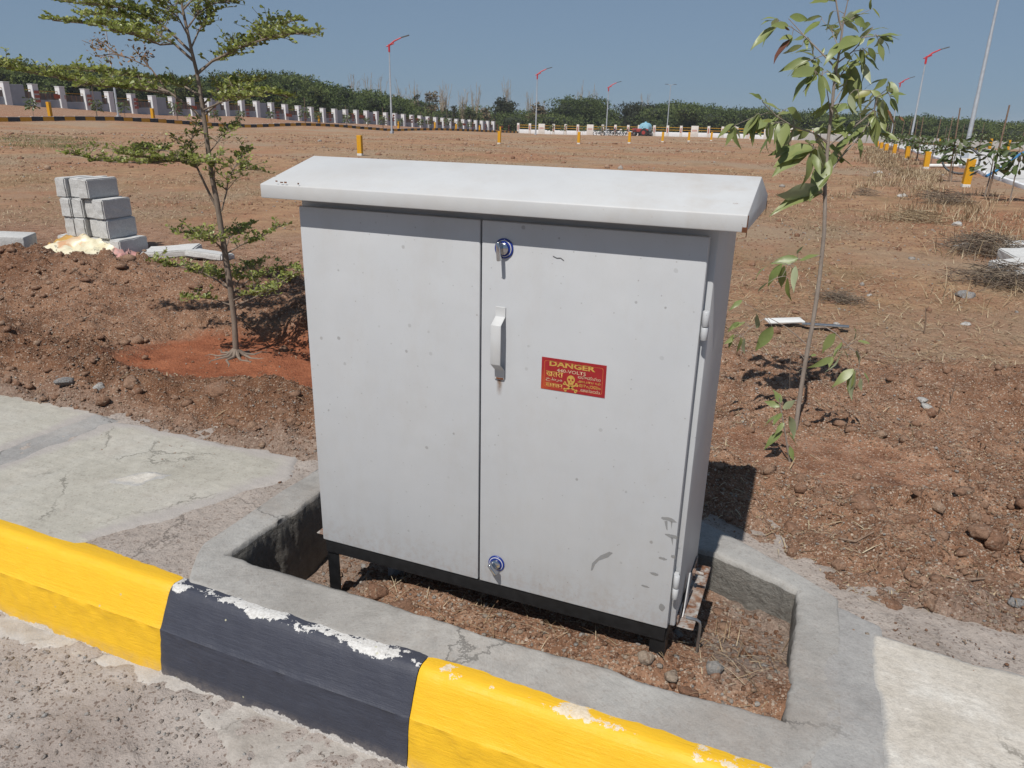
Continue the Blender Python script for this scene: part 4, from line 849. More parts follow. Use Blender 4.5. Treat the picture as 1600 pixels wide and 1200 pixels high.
def tree_right():
    rnd = random.Random(3); B = gat(1244, 668); root = empty('long_leaved_sapling', B, 'slender sapling with long drooping green leaves, right of the cabinet', 'tree')
    V = lambda u, v, o=0: onvert(B, u, v, o)
    m = MB(); tr = [(1243, 674), (1245, 655), (1251, 612), (1257, 574), (1264, 535), (1270, 505), (1276, 465), (1281, 430), (1288, 360), (1289, 320), (1289, 281), (1292, 245), (1294, 219), (1300, 169), (1303, 135), (1307, 105), (1312, 78), (1316, 47), (1311, 31), (1306, 0), (1302, -40), (1300, -90)]
    P = [V(*p) for p in tr]; P[0].z -= .05
    m.tube(P, [.0125, .0115, .0110, .0105, .0105, .0102, .0098, .0095, .009, .0086, .0082, .0078, .0075, .0068, .0064, .0058, .0053, .0047, .004, .0034, .0027, .0016], 12); trunk = m.build('trunk', MAT['barkR'], root, 0, 1, True)
    BR = [([(1316, 47), (1320, 22), (1325, 0), (1328, -40)], .0, .005), ([(1287, 398), (1268, 402), (1247, 405), (1232, 414), (1222, 432)], -.08, .0035), ([(1259, 537), (1242, 522), (1225, 509), (1197, 494), (1162, 472)], .0, .0045), ([(1197, 496), (1172, 512), (1158, 526)], -.1, .003), ([(1267, 512), (1290, 511), (1305, 520), (1325, 540), (1344, 556), (1341, 578)], -.1, .0045), ([(1325, 540), (1310, 545), (1296, 556)], -.15, .003), ([(1256, 560), (1245, 545), (1235, 560), (1234, 590), (1234, 612)], .05, .003),
      ([(1294, 222), (1272, 208), (1240, 198), (1214, 182), (1192, 160)], -.1, .006), ([(1214, 183), (1200, 176), (1180, 182), (1148, 196)], -.15, .003), ([(1240, 198), (1215, 192), (1200, 194)], -.2, .003), ([(1293, 225), (1282, 214), (1268, 225), (1272, 232)], -.1, .004), ([(1292, 240), (1283, 222), (1268, 206)], .1, .004), ([(1294, 228), (1318, 210), (1345, 190), (1366, 172), (1372, 150), (1386, 145)], -.1, .006), ([(1293, 274), (1312, 248), (1334, 224), (1356, 196), (1364, 172)], .15, .006), ([(1366, 172), (1368, 155), (1360, 142), (1340, 140)], -.1, .003), ([(1372, 150), (1385, 140), (1388, 126)], -.1, .003), ([(1286, 305), (1280, 300), (1270, 296)], -.05, .003), ([(1297, 190), (1296, 165), (1292, 140), (1284, 118), (1272, 112)], -.12, .004), ([(1307, 108), (1287, 86), (1258, 57), (1232, 29)], .05, .006), ([(1258, 57), (1240, 45), (1215, 30)], .0, .003), ([(1287, 86), (1272, 92), (1262, 96)], -.05, .003), ([(1309, 98), (1333, 80), (1352, 58), (1364, 42)], .0, .005), ([(1352, 58), (1370, 56), (1382, 58)], -.05, .003), ([(1333, 80), (1350, 78), (1358, 84)], .05, .003), ([(1303, 130), (1318, 112), (1326, 102)], .1, .004), ([(1300, 165), (1322, 130), (1330, 110)], .1, .004), ([(1312, 78), (1300, 50), (1284, 30)], .1, .003), ([(1313, 40), (1340, 24), (1362, 14)], .05, .003)]
    nodes = []
    for pl, dep, r0 in BR:
        n = len(pl); Q = [V(u, v, dep*(i/(n-1))) for i, (u, v) in enumerate(pl)]; q = MB(); q.tube(Q, [r0*.72*(1-.65*i/(n-1)) for i in range(n)], 6); q.build('branch', MAT['barkR'], trunk, 0, 1, True)
        nodes += [(u, v, dep*(i/(n-1))) for i, (u, v) in enumerate(pl)]
    for (a, b_, c, d) in LV:
        near = min(nodes+[(1300, 200, 0)], key=lambda q: (q[0]-a)**2+(q[1]-b_)**2); o0 = near[2]
        L2 = math.hypot(a-c, b_-d)/350; p = V(a, b_, o0); tip = V(c, d, o0+rnd.uniform(-.7, .34)*L2); put_leaf(p, tip, root, root, rnd)
        if b_ < 330 and rnd.random() < .6: put_leaf(p+Vector((rnd.uniform(-.012, .012), rnd.uniform(0, .03), rnd.uniform(-.012, .012))), tip+Vector((rnd.uniform(-.04, .04), rnd.uniform(-.04, .05), rnd.uniform(-.035, .02))), root, root, rnd)
        st = V(near[0], near[1], near[2]); ds = (st-p).length
        if .006 < ds < .16:
            q = MB(); q.tube([st, (st+p)/2+Vector((0, 0, .006)), p], [.0016, .0013, .0011], 5); q.build('leaf_stalk', MAT['barkR'], trunk, 0, 1, True)
    # extra leaves at random along the twigs (facing away or half hidden), so that the crown has depth
    for k in range(80):
        u, v, o = rnd.choice([n_ for n_ in nodes if n_[1] < 260]); p = V(u+rnd.uniform(-4, 4), v+rnd.uniform(-4, 4), o+rnd.uniform(0, .12)); a = rnd.uniform(0, 6.28)
        put_leaf(p, p+Vector((math.cos(a), math.sin(a)+.3, rnd.uniform(-1.0, .1))).normalized()*rnd.uniform(.06, .105), root, root, rnd)
    for q in z5([(1420, 385, 1565, 560), (1510, 440, 1605, 480)]): put_leaf(V(q[0], q[1], -.1), V(q[2], q[3], -.1), root, root, rnd, LEAFDRY)['label'] = 'withered brown curled leaf'
    for q in z3([(430, 200, 348, 295), (398, 140, 440, 150)]): put_leaf(V(q[0], q[1], 0), V(q[2], q[3], -.05), root, root, rnd, LEAFRED)['label'] = 'dark red withered leaf'
    # low shoot
    B2 = gat(1235, 722); sh = empty('leafy_shoot', B2, 'small low leafy shoot in front of the slender sapling', 'plant'); V2 = lambda u, v, o=0: onvert(B2, u, v, o)
    q = MB(); pts = [V2(1235, 728), V2(1229, 690), V2(1224, 660), V2(1219, 634), V2(1218, 622)]; q.tube(pts, [.005, .0042, .0036, .003, .002], 6); q.build('stem', MAT['barkR'], sh, 0, 1, True)
    for (a, b_, c, d) in z6([(380, 862, 380, 812), (380, 882, 303, 850), (395, 892, 457, 848), (385, 862, 345, 792), (388, 912, 338, 992), (372, 918, 298, 988), (425, 928, 472, 1034), (412, 1000, 462, 1080), (392, 1005, 286, 1068), (430, 1080, 448, 1156), (400, 960, 360, 1010)]):
        p = V2(a, b_); put_leaf(p, V2(c, d, rnd.uniform(-.05, .03)), sh, sh, rnd)
tree_right()

# =================================================================== SCATTER ON THE NEAR GROUND
def scatter_stones(name, x, y, z, size, mat, rnd=None, sink=.25, flat=.7, kind='stuff', label=None):
    ico = bmesh.new(); bmesh.ops.create_icosphere(ico, subdivisions=1, radius=1); ico.verts.ensure_lookup_table(); IV = np.array([v.co[:] for v in ico.verts]); IF = np.array([[v.index for v in f.verts] for f in ico.faces]); ico.free()
    n = len(x); rng = np.random.default_rng(n)
    J = IV[None]*rng.uniform(.62, 1.25, (n, len(IV), 1)); A = rng.uniform(0, 6.28, n); ca, sa = np.cos(A)[:, None], np.sin(A)[:, None]
    s3 = np.stack([rng.uniform(.7, 1.35, n), rng.uniform(.7, 1.1, n), rng.uniform(.45, .9, n)*flat/.7], 1)*size[:, None]
    J = J*s3[:, None, :]; X = J[..., 0]*ca-J[..., 1]*sa; Y = J[..., 0]*sa+J[..., 1]*ca
    V = np.stack([X+x[:, None], Y+y[:, None], J[..., 2]+(z+s3[:, 2]*(1-2*sink)*.5)[:, None]], -1).reshape(-1, 3)
    F = (IF[None]+np.arange(n)[:, None, None]*len(IV)).reshape(-1, 3); r = np.repeat(rng.uniform(0, 1, n) if rnd is None else rnd, len(IF))
    o = link(name, np_mesh(name, V, F, r), mat); tag(o, label, None, None, kind); return o
SOILR = [(0, (.25, .13, .08)), (.3, (.36, .205, .135)), (.6, (.43, .27, .185)), (.80, (.52, .39, .29)), (.90, (.50, .42, .34)), (.97, (.42, .40, .38)), (1, (.62, .59, .55))]
def m_stone(name, stops):
    t = NT(name); n = t.noise(90, 6, .75); c = t.mix(.7, t.ramp(t.attr('rnd'), stops), t.ramp(n, [(.3, .35), (.7, 1.25)]), 'MULTIPLY'); x, y, z = t.sep(t.vor(140, 'Color')); c = t.mix(t.ramp(x, [(.8, 0), (.84, .5)]), c, t.ramp(y, [(0, (.5, .4, .32)), (.5, (.2, .11, .07))], 'CONSTANT')); return t.fin(c, .95, t.bump(n, 1.0, .015), spec=.1)
MAT['crumb'] = m_stone('soil_crumb', SOILR)
MAT['gravel'] = m_stone('road_gravel', [(0, (.40, .33, .29)), (.4, (.52, .45, .40)), (.7, (.58, .53, .49)), (.9, (.48, .47, .46)), (1, (.70, .67, .63))])
def soil_scatter():
    rng = np.random.default_rng(21); n = 120000
    r = 2.2*np.exp(rng.uniform(0, 1, n)*math.log(9/2.2)); a = YAW+rng.uniform(-R_(40), R_(40), n); x = CAM.x+r*np.sin(a); y = CAM.y+r*np.cos(a)
    ba, bb = basins(x, y); band = 1-sst(3.0, 4.4, y+fbm(x, y, 1, 2, 3)); cl = vnoise(x*2.2, y*2.2, 77)
    keep = (y > soil_edge(x)-.06) & (rng.uniform(0, 1, n) < (.10+.90*band)*(1-.93*ba)*(1-.8*bb)*(.25+cl)*.75)
    x, y, r = x[keep], y[keep], r[keep]; s = .0024+.0055*rng.uniform(0, 1, len(x))**2+.0016*(r-2.2)*.35; big = rng.uniform(0, 1, len(x)) < .028*(.3+1.6*vnoise(x*1.6, y*1.6, 71)); s = np.where(big, s*rng.uniform(2, 5.5, len(x)), s)
    rr = rng.uniform(0, 1, len(x)); rr = np.where(big, .28+rr*.42, rr); scatter_stones('soil_crumbs', x, y, H(x, y), s, MAT['crumb'], rr, label='loose crumbs and chips of earth and gravel')
    n = 26000; r = 6*np.exp(rng.uniform(0, 1, n)*math.log(60/6)); a = YAW+rng.uniform(-R_(40), R_(40), n); x = CAM.x+r*np.sin(a); y = CAM.y+r*np.cos(a); cl = fbm(x, y, .3, 4, 66)+.5
    keep = (y > 3.5) & (x > -58) & (x < 5.5) & (rng.uniform(0, 1, n) < sst(.40, .68, cl)*.9+.06); x, y, r = x[keep], y[keep], r[keep]; big = rng.uniform(0, 1, len(x)) < .03; s = (.004+.0011*r)*rng.uniform(.5, 1.3, len(x)); s = np.where(big, s*2.6, s)
    scatter_stones('field_crumbs', x, y, H(x, y), s, MAT['crumb'], np.where(rng.uniform(0, 1, len(x)) < .06, .96, rng.uniform(0, .75, len(x))), label='small clods and stones strewn over the field')
    n = 9500; x = rng.uniform(-2.6, .9, n); y = rng.uniform(-1.9, -.45, n); keep = rng.uniform(0, 1, n) < .3+vnoise(x*4, y*4, 5); x, y = x[keep], y[keep]
    s = .0025+.007*rng.uniform(0, 1, len(x))**3; big = rng.uniform(0, 1, len(x)) < .03; s = np.where(big, s*2.2, s); scatter_stones('road_gravel', x, y, roadz(x, y), s, MAT['gravel'], label='grey gravel strewn over the dusty road')
    n = 5000; x = rng.uniform(-.95, .94, n); y = rng.uniform(-.11, .6, n); keep = inpoly(x, y, [(-.93, -.07), (.93, -.09), (.93, .5), (.66, .62), (-.9, .62)]); x, y = x[keep], y[keep]
    s = .003+.008*rng.uniform(0, 1, len(x))**2.5; big = rng.uniform(0, 1, len(x)) < .02; s = np.where(big, s*2.4, s); scatter_stones('pit_rubble', x, y, pitz(x, y), s, MAT['crumb'], rng.uniform(0, 1, len(x)), label='small rubble lying on the pit floor')
    n = 900; x = rng.uniform(-2.3, 2.1, n); y = soil_edge(x)-.05-.22*rng.uniform(0, 1, n)**2; keep = (np.abs(x) > 1.12); x, y = x[keep], y[keep]; scatter_stones('spilled_crumbs', x, y, np.full(len(x), -.006), .002+.006*rng.uniform(0, 1, len(x))**3, MAT['crumb'], label='crumbs of soil spilt on the paving')
soil_scatter()
# larger clods and stones that stand out singly
MAT['clod'] = m_stone('soil_clod', SOILR); MAT['whitestone'] = m_stone('white_stone', [(0, (.60, .58, .55)), (1, (.72, .71, .69))]); MAT['greystone'] = m_stone('grey_stone', [(0, (.34, .33, .33)), (1, (.45, .44, .43))])
def rock(name, P, size, mat, label, cat, group=None, tone=.3, flat=.7, seed=0):
    bm = bmesh.new(); bmesh.ops.create_icosphere(bm, subdivisions=3, radius=1); me = bpy.data.meshes.new(name); bm.to_mesh(me); bm.free()
    n = len(me.vertices); c = np.empty(n*3, np.float32); me.vertices.foreach_get('co', c); c = c.reshape(-1, 3); k = 1+1.1*fbm(c[:, 0]*1.1+seed*7+c[:, 2], c[:, 1]*1.1+c[:, 2]*.7, 1.6, 5, seed, .62); rg = np.random.default_rng(seed+900); NP = rg.normal(0, 1, (13, 3)); NP /= np.linalg.norm(NP, axis=1)[:, None]; ds = rg.uniform(.55, 1.0, 13)
    u = c/np.linalg.norm(c, axis=1)[:, None]; q = (u @ NP.T).astype(float); rp = np.where(q > .05, ds[None]/np.maximum(q, .05), 9).min(1); c = u*np.minimum(rp, 1.15)[:, None]; c = c*(.45+.55*k)[:, None]; c[:, 2] *= flat
    c *= np.array(size)[None, :] if isinstance(size, tuple) else size; me.vertices.foreach_set('co', c.astype(np.float32).ravel()); me.update()
    a = me.attributes.new('rnd', 'FLOAT', 'FACE'); a.data.foreach_set('value', np.full(len(me.polygons), tone, np.float32)); o = link(name, me, mat, None, True); sz = size[2] if isinstance(size, tuple) else size
    o.location = (P.x, P.y, P.z+sz*flat*.12); o.rotation_euler = (0, 0, seed*1.3); return tag(o, label, cat, group)
def pitp(px, py):
    z = -.1
    for k in range(12): P = onplane(px, py, 2, z); z = float(pitz(np.array([P.x]), np.array([P.y]))[0])
    return Vector((P.x, P.y, z))
for k, (u, v, s, lb) in enumerate([(590, 930, .042, 'brown clod of earth under the cabinet, beside the front left leg'), (628, 945, .040, 'rounded brown clod of earth in the pit below the left door'), (545, 920, .030, 'small brown clod against the pit front rim by the left leg'), (1008, 1030, .026, 'pale pink stone beside the front right leg of the cabinet'), (1048, 1058, .024, 'tan stone in the pit in front of the right leg'), (1075, 1075, .028, 'brown clod in the pit at the right end of the front rim'), (1120, 1055, .018, 'small reddish clod on the pit floor right of the earth rod'), (1165, 975, .016, 'red clod on grey mortar at the right end of the pit'), (578, 893, .022, 'orange brown lump of earth behind the front left leg')]):
    rock('stone' if 'stone' in lb else 'soil_clod', pitp(u, v), s, MAT['clod'], lb, 'stone' if 'stone' in lb else 'clod', None, .85 if 'stone' in lb else random.uniform(.25, .55), .75, k+1)
for k, (u, v, s, lb, mt) in enumerate([(155, 607, .045, 'white angular stone on the soil behind the left slab', 'whitestone'), (98, 590, .05, 'grey stone half buried in the soil bank at left', 'greystone'), (455, 660, .035, 'small brown clod near the cabinet left side on the soil edge', 'clod'), (440, 645, .04, 'brown earth clod at the soil edge left of the cabinet', 'clod'), (340, 610, .07, 'large brown clod on the near lip of the red basin', 'clod'), (205, 600, .05, 'rounded clod of soil left of the red basin', 'clod'), (305, 445, .05, 'dark clod on the bank behind the tiered tree', 'clod'), (218, 535, .06, 'tan clod on the bank left of the tiered tree', 'clod'),
    (1345, 790, .06, 'broad cracked clod of earth right of the slender sapling', 'clod'), (1390, 945, .032, 'rusty brown stone at the edge of the paving right of the pit', 'clod'), (1552, 845, .05, 'brown clod with a pale chip at far right', 'clod'), (1420, 815, .04, 'brown clod in the soil right of the pit', 'clod'), (1312, 885, .028, 'orange brown stone just behind the pit rim corner', 'clod'), (1240, 830, .035, 'dark clod on the soil behind the pit rim', 'clod'), (1530, 835, .045, 'tan crumbling clod near the right picture edge', 'clod'), (1590, 940, .03, 'grey stone on the soil at the right edge', 'greystone'),
    (1308, 470+38, .03, 'white pebble on the ridge behind the slender sapling', 'whitestone'), (1510, 507, .04, 'white flat stone on the ploughed ridge at right', 'whitestone'), (1358, 463, .03, 'white litter scrap near the twig heap', 'whitestone'), (1442, 625, .03, 'pale pebble among dry stalks at right', 'whitestone'), (1448, 637, .035, 'larger pale pebble beside a dry stalk at right', 'whitestone'), (1512, 463, .09, 'grey stone on the open field at right', 'greystone'), (1408, 307, .12, 'white stone by the dry grass strip along the marker posts', 'whitestone'), (1495, 352, .10, 'white flat stone in front of the dry grass heap', 'whitestone'), (1372, 272, .14, 'long pale stone beside the field path', 'whitestone'), (1510, 388, .16, 'pale boulder under the dry grass heap', 'greystone')]):
    P = gat(u, v); rock('stone' if mt != 'clod' else 'soil_clod', P, s, MAT[mt], lb, 'stone' if mt != 'clod' else 'clod', None, random.uniform(.3, .6), .6 if mt != 'clod' else .7, k+20)

# ---- dry straw: lying blades near, tufts in the field
def blades(name, x, y, z, length, width, lean, mat, rng, label=None):
    n = len(x); a = rng.uniform(0, 6.28, n); d = np.stack([np.cos(a)*np.sin(lean), np.sin(a)*np.sin(lean), np.cos(lean)], 1); s = np.stack([-np.sin(a), np.cos(a), np.zeros(n)], 1); P = np.stack([x, y, z], 1)
    bend = np.stack([np.cos(a), np.sin(a), -.6*np.ones(n)], 1)
    L = length[:, None]; W = width[:, None]; v = np.stack([P-s*W, P+s*W, P+d*L*.55+s*W*.7, P+d*L*.55-s*W*.7, P+d*L+bend*L*.14], 1).reshape(-1, 3)
    i = np.arange(n)[:, None]*5; F = np.concatenate([i+np.array([[0, 1, 2]]), i+np.array([[0, 2, 3]]), i+np.array([[3, 2, 4]])], 0); r = np.tile(rng.uniform(0, 1, n), 3); o = link(name, np_mesh(name, v, F, r), mat); tag(o, label, None, None, 'stuff'); return o
MAT['straw'] = m_rnd('dry_straw', [(0, (.16, .10, .06)), (.3, (.30, .21, .125)), (.65, (.48, .37, .23)), (1, (.64, .54, .38))], .8, .15)
MAT['greentuft'] = m_rnd('green_grass', [(0, (.14, .15, .06)), (1, (.28, .27, .13))], .8, .2)
MAT['twigheap'] = m_rnd('dry_twigs', [(0, (.10, .075, .06)), (.5, (.20, .155, .12)), (1, (.33, .27, .20))], .9)
def straw():
    rng = np.random.default_rng(31)
    def polar(n, r0, r1, half=40):
        r = r0*np.exp(rng.uniform(0, 1, n)*math.log(r1/r0)); a = YAW+rng.uniform(-R_(half), R_(half), n); return CAM.x+r*np.sin(a), CAM.y+r*np.cos(a), r
    x, y, r = polar(230000, 4.5, 75); cl = fbm(x, y, .32, 5, 61)+.5; keep = (y > 3.2) & (x < 5.4) & (x > -59) & (rng.uniform(0, 1, len(x)) < (sst(.46, .66, cl)*.95+.03)*(.35+.65*sst(7, 16, r))); x, y, r = x[keep], y[keep], r[keep]; n = len(x)
    blades('field_straw', x, y, H(x, y)+.006, rng.uniform(.03, .13, n)*(1+r*.008), .0010+r*.00026, np.clip(rng.normal(1.42, .22, n), .5, 1.62), MAT['straw'], rng, 'thin dry straw lying over the open field')
    # taller dry tufts along the right-hand strip by the marker posts
    nt = 260; ty = rng.uniform(5.5, 60, nt)**1.0; tx = 3.2+rng.normal(0, .55, nt)-.2*np.sin(ty*.4); nb = 42; x = np.repeat(tx, nb)+rng.normal(0, .16, nt*nb); y = np.repeat(ty, nb)+rng.normal(0, .18, nt*nb); r = np.hypot(x-CAM.x, y-CAM.y); n = len(x)
    blades('roadside_dry_grass', x, y, H(x, y), rng.uniform(.08, .32, n), .0016+r*.00022, rng.uniform(.15, 1.25, n), MAT['straw'], rng, 'strip of tall dry grass beside the yellow marker posts')
    # weedy clumps dotted over the field
    nt = 150; x0, y0, r0 = polar(nt, 12, 70); nb = 30; k = (x0 < 3.5) & (x0 > -58) & (y0 > 4); x0, y0 = x0[k], y0[k]; x = np.repeat(x0, nb)+rng.normal(0, .14, len(x0)*nb); y = np.repeat(y0, nb)+rng.normal(0, .14, len(x0)*nb); r = np.hypot(x-CAM.x, y-CAM.y); n = len(x)
    blades('field_tufts', x, y, H(x, y), rng.uniform(.04, .15, n), .0012+r*.00018, rng.uniform(.3, 1.45, n), MAT['straw'], rng, 'scattered dry grass tufts on the field')
    # greenish weeds, left
    nt = 90; pts = [gat(rng.uniform(0, 150), rng.uniform(212, 232), False) for k in range(nt)]; nb = 40; x = np.repeat([p.x for p in pts], nb)+rng.normal(0, .35, nt*nb); y = np.repeat([p.y for p in pts], nb)+rng.normal(0, .35, nt*nb); n = len(x)
    blades('green_weeds', x, y, H(x, y), rng.uniform(.05, .16, n), np.full(n, .008), rng.uniform(.3, 1.3, n), MAT['greentuft'], rng, 'patch of low green weeds at the far left of the field')
    # fine litter on the near soil
    x, y, r = polar(30000, 2.4, 7.5); ba, bb = basins(x, y); keep = (y > soil_edge(x)+.03) & (rng.uniform(0, 1, len(x)) < vnoise(x*1.5, y*1.5, 9)*(1-.9*ba)*(1-.6*bb)*np.where(x < -1, .35, .9)); x, y, r = x[keep], y[keep], r[keep]; n = len(x)
    blades('soil_straw', x, y, H(x, y)+.004, np.where(rng.uniform(0, 1, n) < .12, rng.uniform(.03, .10, n), rng.uniform(.006, .022, n)), np.where(rng.uniform(0, 1, n) < .3, .0011, .0024), rng.uniform(1.1, 1.6, n), MAT['straw'], rng, 'bits of straw scattered over the dug soil')
    x = np.where(rng.uniform(0, 1, 260) < .8, rng.uniform(-.45, .55, 260), rng.uniform(.55, .95, 260)); y = rng.uniform(-.08, .35, 260); blades('pit_straw', x, y, pitz(x, y)+.006, rng.uniform(.03, .13, 260), np.full(260, .0012), rng.uniform(1.0, 1.55, 260), MAT['straw'], rng, 'dry straw lying in the pit')
straw()
def twig_heap(name, px, py, w, h, n, label, mat, seed):
    rng = np.random.default_rng(seed); B = gat(px, py, False); m = MB(); hb = H1(B.x, B.y)
    for k in range(n):
        a = rng.uniform(0, 6.28); q = rng.normal(0, .33, 2)*w; hz = h*max(0, 1-(q[0]**2+q[1]**2)/(w*w))*rng.uniform(0, 1); L = rng.uniform(.25, .7)*w; c = Vector((B.x+q[0], B.y+q[1], hb+hz)); d = Vector((math.cos(a), math.sin(a), rng.uniform(-.35, .35)))*L*.5
        P = [c-d, c+Vector(rng.normal(0, .05, 3))*L, c+d]; m.tube(P, [.0035*w+.001, .003*w+.001, .0012], 3, False)
    o = m.build(name, mat, None); a_ = o.data.attributes.new('rnd', 'FLOAT', 'FACE'); a_.data.foreach_set('value', np.repeat(rng.uniform(0, 1, len(o.data.polygons)//6+1), 6)[:len(o.data.polygons)].astype(np.float32)); tag(o, label, 'twig heap')
twig_heap('twig_heap', 1312, 470, .28, .09, 260, 'dark heap of dry twigs behind the slender sapling', MAT['twigheap'], 1)
twig_heap('twig_heap', 1575, 445, .62, .22, 420, 'tangled dry brush heap over concrete lumps at the right edge', MAT['twigheap'], 2)
twig_heap('twig_heap', 1540, 398, .75, .26, 420, 'heap of dry straw and brush round a pale boulder', MAT['twigheap'], 3)
twig_heap('twig_heap', 1475, 318, .8, .3, 300, 'low dry bush beside the nearest marker post', MAT['twigheap'], 4)
twig_heap('twig_heap', 1350, 305, .5, .16, 160, 'small dark tuft of dry brush on the field path', MAT['twigheap'], 5)
twig_heap('twig_heap', 1430, 345, .7, .18, 220, 'flattened straw heap left of the dry bush', MAT['straw'], 6)
# dry stalks on the near soil
def stick(pts, r, label, name='dry_stick'):
    m = MB(); P = [Vector(p) for p in pts]; m.tube(P, [r*(1-.5*i/(len(P)-1)) for i in range(len(P))], 6); tag(m.build(name, MAT['twigdead'], None, 0, 1, True), label, 'stick')
for k, (a, b_, r, lb) in enumerate([((1310, 845), (1365, 835), .006, 'pale dry stick lying on the soil right of the cabinet shadow'), ((1480, 905), (1550, 908), .007, 'forked dry twig on the soil behind the right-hand paving'), ((1350, 562), (1388, 570), .006, 'dry stick on the soil ridge right of the slender sapling'), ((1225, 665+0), (1228, 668), .004, 'tiny dry twig by the slender sapling trunk'), ((1420, 965), (1442, 952), .004, 'short straw at the paving edge right of the pit')]):
    P, Q = gat(*a), gat(*b_); mid = (P+Q)/2; mid.z = H1(mid.x, mid.y)+.012; P.z += .008; Q.z += .012; stick([P, mid, Q], r, lb)
P = gat(1484, 630); stick([P, P+Vector((.005, 0, .09)), P+Vector((.0, .01, .19))], .0035, 'thin upright dry stalk at right', 'dry_stalk'); P = gat(1467, 648); stick([P, P+Vector((.0, 0, .06)), P+Vector((.004, .0, .11))], .0035, 'short upright dry stalk beside the thin tall one', 'dry_stalk')
P = gat(1444, 522); stick([P, P+Vector((-.01, 0, .12)), P+Vector((-.03, .0, .2))], .006, 'forked dry weed stalk on the ridge', 'dry_stalk')

# =================================================================== BLOCK STACK, SACK, SLABS
def block_mesh(seed, d=(.155, .40, .20)):
    bm = bmesh.new(); bmesh.ops.create_cube(bm, size=1); bmesh.ops.scale(bm, vec=d, verts=bm.verts); bmesh.ops.bevel(bm, geom=bm.edges[:], offset=.012, segments=2, affect='EDGES'); bmesh.ops.subdivide_edges(bm, edges=bm.edges[:], cuts=3, use_grid_fill=True); me = bpy.data.meshes.new('concrete_block'); bm.to_mesh(me); bm.free(); vary(me, .007, 14, seed); me.materials.append(MAT['block']); return me
BM = [block_mesh(k) for k in range(5)]
S0 = gat(194, 404, False); z0 = H1(S0.x-.3, S0.y+.2)-.02; rb = random.Random(4); SR = R_(5)
rows = [(6, 0.0, 0.0, 'bottom'), (4, -.13, .0, 'second'), (4, -.14, -.01, 'third'), (3, -.30, -.01, 'top')]
for li, (n, dx, dy, nm) in enumerate(rows):
    for k in range(n):
        o = bpy.data.objects.new('concrete_block', BM[(k+li*2) % 5]); COL.objects.link(o)
        lx, ly = dx-(k+.5)*.146+rb.uniform(-.006, .006), dy+.19+rb.uniform(-.02, .02)+(.03 if k == 1 else 0)
        o.location = (S0.x+lx*math.cos(SR)-ly*math.sin(SR), S0.y+lx*math.sin(SR)+ly*math.cos(SR), z0+.10+li*.201); o.rotation_euler = (0, 0, SR+rb.uniform(-.035, .035)+(math.pi if k % 2 else 0)); o.scale = (.87, 1.0, 1)
        lb = 'grey concrete block, %s from the right in the %s course of the stack' % (['first', 'second', 'third', 'fourth', 'fifth', 'sixth'][k], nm); tag(o, lb, 'block', 'stacked concrete blocks')
FB = [block_mesh(60, (.55, .30, .075)), block_mesh(61, (.42, .26, .07))]
o = bpy.data.objects.new('concrete_slab', FB[0]); COL.objects.link(o); P = gat(258, 402, False); o.location = (P.x, P.y+.1, P.z+.045); o.rotation_euler = (R_(4), R_(-5), R_(25)); tag(o, 'pale broken concrete piece lying flat right of the block stack', 'slab')
o = bpy.data.objects.new('concrete_slab', FB[1]); COL.objects.link(o); P = gat(312, 406, False); o.location = (P.x+.05, P.y+.1, P.z+.04); o.rotation_euler = (R_(-6), R_(4), R_(10)); tag(o, 'grey broken concrete piece lying behind the tiered tree leaves', 'slab')
P = gat(8, 393, False); q = MB(); q.box((0, 0, .06), (.5, .34, .14)); sl = q.build('concrete_slab', MAT['block'], None, .015, 2); sl.location = P+Vector((-.17, .10, 0)); sl.rotation_euler = (0, R_(3), R_(35)); tag(sl, 'thick grey concrete slab lying at the left picture edge', 'slab')
for k, (u, v, sx, lb) in enumerate([(1590, 402, .55, 'grey concrete slab upper of two at the right picture edge'), (1592, 418, .6, 'grey concrete slab lower of two at the right picture edge'), (1585, 440, .7, 'grey concrete lump half covered by brush at the right edge')]):
    P = gat(u, v, False); me = block_mesh(30+k, (sx, .4, .22)); o = link('concrete_slab', me); o.location = P+Vector((.15, .15, .06)); o.rotation_euler = (R_(5*k), R_(-4), .3*k); tag(o, lb, 'slab')
